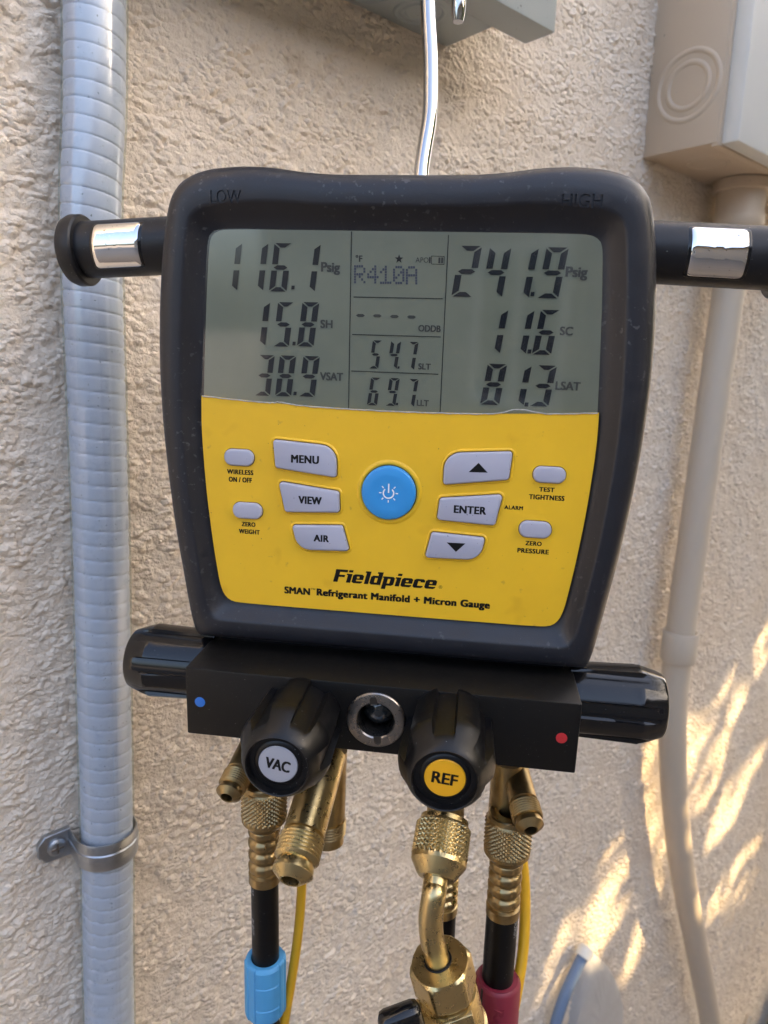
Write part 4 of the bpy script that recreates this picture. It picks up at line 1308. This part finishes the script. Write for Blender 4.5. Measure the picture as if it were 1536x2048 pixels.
def red_sleeve(root, h0, d):
    s0 = h0 + d*np.linalg.norm(px_depth(992, 1925, .337) - h0); R = 10.6; L = 52
    rows = [(0, 6.6), (0, 9.2), (.7, 9.9), (2., R), (L-2, R+.3), (L-.5, R-.4), (L, 9.2), (L, 6.6)]
    def rf(s, r, th):
        return r
    o = mk('clip_sleeve', *lathe(s0, d, rows, 96, rf), M['red_plastic'], root, sharp=30)
    o['label'] = 'dark red plastic clip sleeve with moulded lettering'
    _, e1, e2 = frame_of(d)
    toc = px_depth(992, 1980, .30) - px_depth(992, 1980, .34); toc -= d*(toc @ d); toc /= np.linalg.norm(toc)
    lat = np.cross(d, toc)
    Vt, Ft = text_mesh('Reducer', .01)
    vs = []
    for x, y in Vt:
        sx = 7 + (x+.5)*34; a = rad(8) + y*5.0/R
        vs.append(s0 + d*sx + (toc*math.cos(a) - lat*math.sin(a))*(R+.02+.3*(sx/L)))
    n = len(vs)
    vs2 = [v + toc*.35 for v in vs]
    mk('raised_lettering', vs2, Ft, M['red_plastic'], o, smooth=False)
    # split line of the clip
    for sg_ in (1,):
        a = rad(-38)
        e = toc*math.cos(a) - lat*math.sin(a); q = np.cross(d, e)
        V = [s0 + d*s + e*(R+.28) + q*w_ for s in (-.1, 15) for w_ in (-.55, .55)]
        mk('split_gap', V, [(0, 1, 3, 2)], M['hose'], o, smooth=False)
r1, h1, d1 = hose('refrigerant_hose', 'black hose with a light blue clip sleeve and tarnished brass nut', LOWT, 10.4, 23, 7.3, 27, 6.3, 620, M['brass_dark'], blue_sleeve, 'hoses on the manifold', drift=(6, 4))
HIT = px_depth(1019, 1624, .313)
r2, h2, d2 = hose('refrigerant_hose', 'black hose with a dark red clip sleeve and tarnished brass nut', HIT, 10.6, 24, 7.6, 27, 7.2, 600, M['brass_dark'], red_sleeve, 'hoses on the manifold', drift=(-6, 5), bands=4)
r3, h3, d3 = hose('refrigerant_hose', 'black hose with crimped brass ferrule hanging behind the bent brass tube', px_depth(892, 1640, .330), 9.6, 22, 7.6, 26, 7.0, 580, M['brass'], None, 'hoses on the manifold', bands=5)
def prints(root, h0, d, R, words, side):
    toc = px_depth(768, 1850, .30) - px_depth(768, 1850, .34); toc -= d*(toc @ d); toc /= np.linalg.norm(toc)
    lat = np.cross(d, toc)
    for s, t0, size in words:
        Vt, Ft = text_mesh(s, .0)
        vs = []
        for x, y in Vt:
            sx = t0 + (x+.5)*size*.62*len(s); a = side + y*size/R
            vs.append(h0 + d*sx + (toc*math.cos(a) - lat*math.sin(a))*(R+.06))
        mk('print', vs, Ft, M['hose_print'], root, smooth=False)
prints(r1, h1, d1, 6.3, (('WP', 5, 2.6), ('BURST', 21, 2.6)), rad(-52))
prints(r2, h2, d2, 7.2, (('BURST', 3, 3.0),), rad(52))

# ---- yellow sensor leads
def cable(pts, r, label):
    P = [px_depth(*p) for p in pts]
    P += [P[-1] + DOWN*150 + np.array([3, 0, 6]), P[-1] + DOWN*420 + np.array([-4, 0, 2])]
    root = dthing('sensor_cable', label, 'cable', P[-1], 'yellow sensor cables')
    mk('insulation', *tube(spline(P, 60), r, 18), M['cable'], root)
cable([(606, 1470, .345), (607, 1620, .345), (604, 1760, .345), (597, 1860, .345), (583, 1960, .345), (568, 2050, .345), (556, 2150, .345)], 2.3, 'thin yellow cable hanging beside the hose with the blue sleeve')
cable([(1000, 1480, .350), (1022, 1590, .348), (1042, 1700, .345), (1050, 1790, .342), (1047, 1890, .337), (1034, 1980, .332), (1018, 2060, .328), (1000, 2150, .325)], 2.6, 'thin yellow cable hanging beside the hose with the red sleeve')

# ---- ball-valve hose end on the REF port
nt, nb = px_depth(890, 1636, .306), px_depth(872, 1757, .291)
VAL = dthing('ball_valve', 'brass ball valve on a bent tube below the REF knob with black lever', 'valve', px_depth(915, 2100, .295))
nd = nb-nt; nL = np.linalg.norm(nd); nd /= nL
knurl_nut(nt, nd, nL, 11.9, M['brass'], VAL, n=32, s_end=.66)
tb = [nb - nd*6, nb, nb + nd*4.5, px_depth(868, 1790, .2865), px_depth(862, 1830, .287), px_depth(863, 1870, .289), px_depth(871, 1905, .291), px_depth(880, 1935, .293), px_depth(890, 1975, .296)]
mk('bent_tube', *tube(spline(tb, 60), 5.0, 28), M['brass'], VAL)
h0 = px_depth(879, 1921, .2915)
hd = px_depth(915, 2060, .3045) - h0
hd /= np.linalg.norm(hd)
def hex_nut(p0, d, AF, L, m, parent):
    d, e1, e2 = frame_of(d)
    V, Fc = [], []
    ph = rad(12)
    n = 72
    rows = []
    Rc = AF/2/math.cos(math.pi/6)
    def hexr(th):
        a = (th-ph) % (math.pi/3) - math.pi/6
        return AF/2/math.cos(a)
    for s, lim in ((0, AF*.485), (.05, AF*.5), (None, None), (L, None)):
        pass
    prof = [0, .001, 1.0, 1.9, L-1.5, L-.8, L]
    for s in prof:
        if s == 0: cap_ = AF*.30
        elif s < 2: cap_ = AF*.492 + (Rc-AF*.492)*(s/1.9)
        elif s >= L-.8: cap_ = AF*.492 + (Rc-AF*.492)*((L-s)/.8)*.5
        else: cap_ = 99
        row = []
        for k in range(n):
            th = 2*math.pi*k/n
            r = min(hexr(th), cap_)
            V.append(p0 + d*s + (e1*math.cos(th)+e2*math.sin(th))*r); row.append(len(V)-1)
        rows.append(row)
    for a, b in zip(rows, rows[1:]):
        for k in range(n): Fc.append((a[k], b[k], b[(k+1) % n], a[(k+1) % n]))
    Fc.append(tuple(rows[0])); Fc.append(tuple(rows[-1]))
    return mk('hex_nut', V, Fc, m, parent, sharp=22)
hex_nut(h0, hd, 23.5, 15.5, M['brass'], VAL)
sl_ = tb[-1]-tb[-2]; sl_ /= np.linalg.norm(sl_)
tcen = min(spline(tb, 200), key=lambda q: abs((q-h0) @ hd))
mk('gap_shade_ring', *lathe(tcen, -hd, [(-.2, 4.6), (.25, 5.9), (.5, 5.6), (.5, 4.6)], 32), M['hose'], VAL)  # black ring paints the gap's shade where the tube enters the nut
mk('valve_body', *lathe(h0 + hd*15.4, hd, [(0, 0), (0, 10.6), (1.2, 10.8), (1.5, 12.2), (3, 12.6), (20, 12.6), (21, 12.0), (22, 13.6), (34, 13.6), (36, 12.), (50, 12.), (50, 0)], 56), M['brass'], VAL, sharp=30)
# flat milled boss on the body facing the lever
_, f1, f2 = frame_of(hd)
def obox(c, ax, ay, az, sx, sy, sz, bev):
    V, Fc = box(-sx/2, sx/2, -sy/2, sy/2, -sz/2, sz/2, bev)
    return [c + ax*v[0] + ay*v[1] + az*v[2] for v in V], Fc
toc = px_depth(850, 2010, .27) - px_depth(850, 2010, .30); toc -= hd*(toc @ hd); toc /= np.linalg.norm(toc)
lat = np.cross(toc, hd); 
if lat[0] > 0: lat = -lat            # towards the left
bc = h0 + hd*31 + toc*5.5 + lat*4.0
mk('valve_boss', *obox(bc, lat, toc, hd, 22, 15, 26, .8), M['brass'], VAL, sharp=30)
ve = h0 + hd*64
mk('valve_hose', *tube(spline([ve, ve + hd*30, ve + hd*60 + DOWN*60, ve + hd*60 + DOWN*430], 40), 6.6, 28), M['hose'], VAL)
lc = px_depth(808, 2062, .280)
mk('lever', *obox(lc, lat, toc, hd, 17.5, 8.5, 24, 3.2), M['gloss'], VAL, sharp=60)
for o in bpy.data.objects:
    if '_b' in o: del o['_b']
bpy.context.view_layer.update()
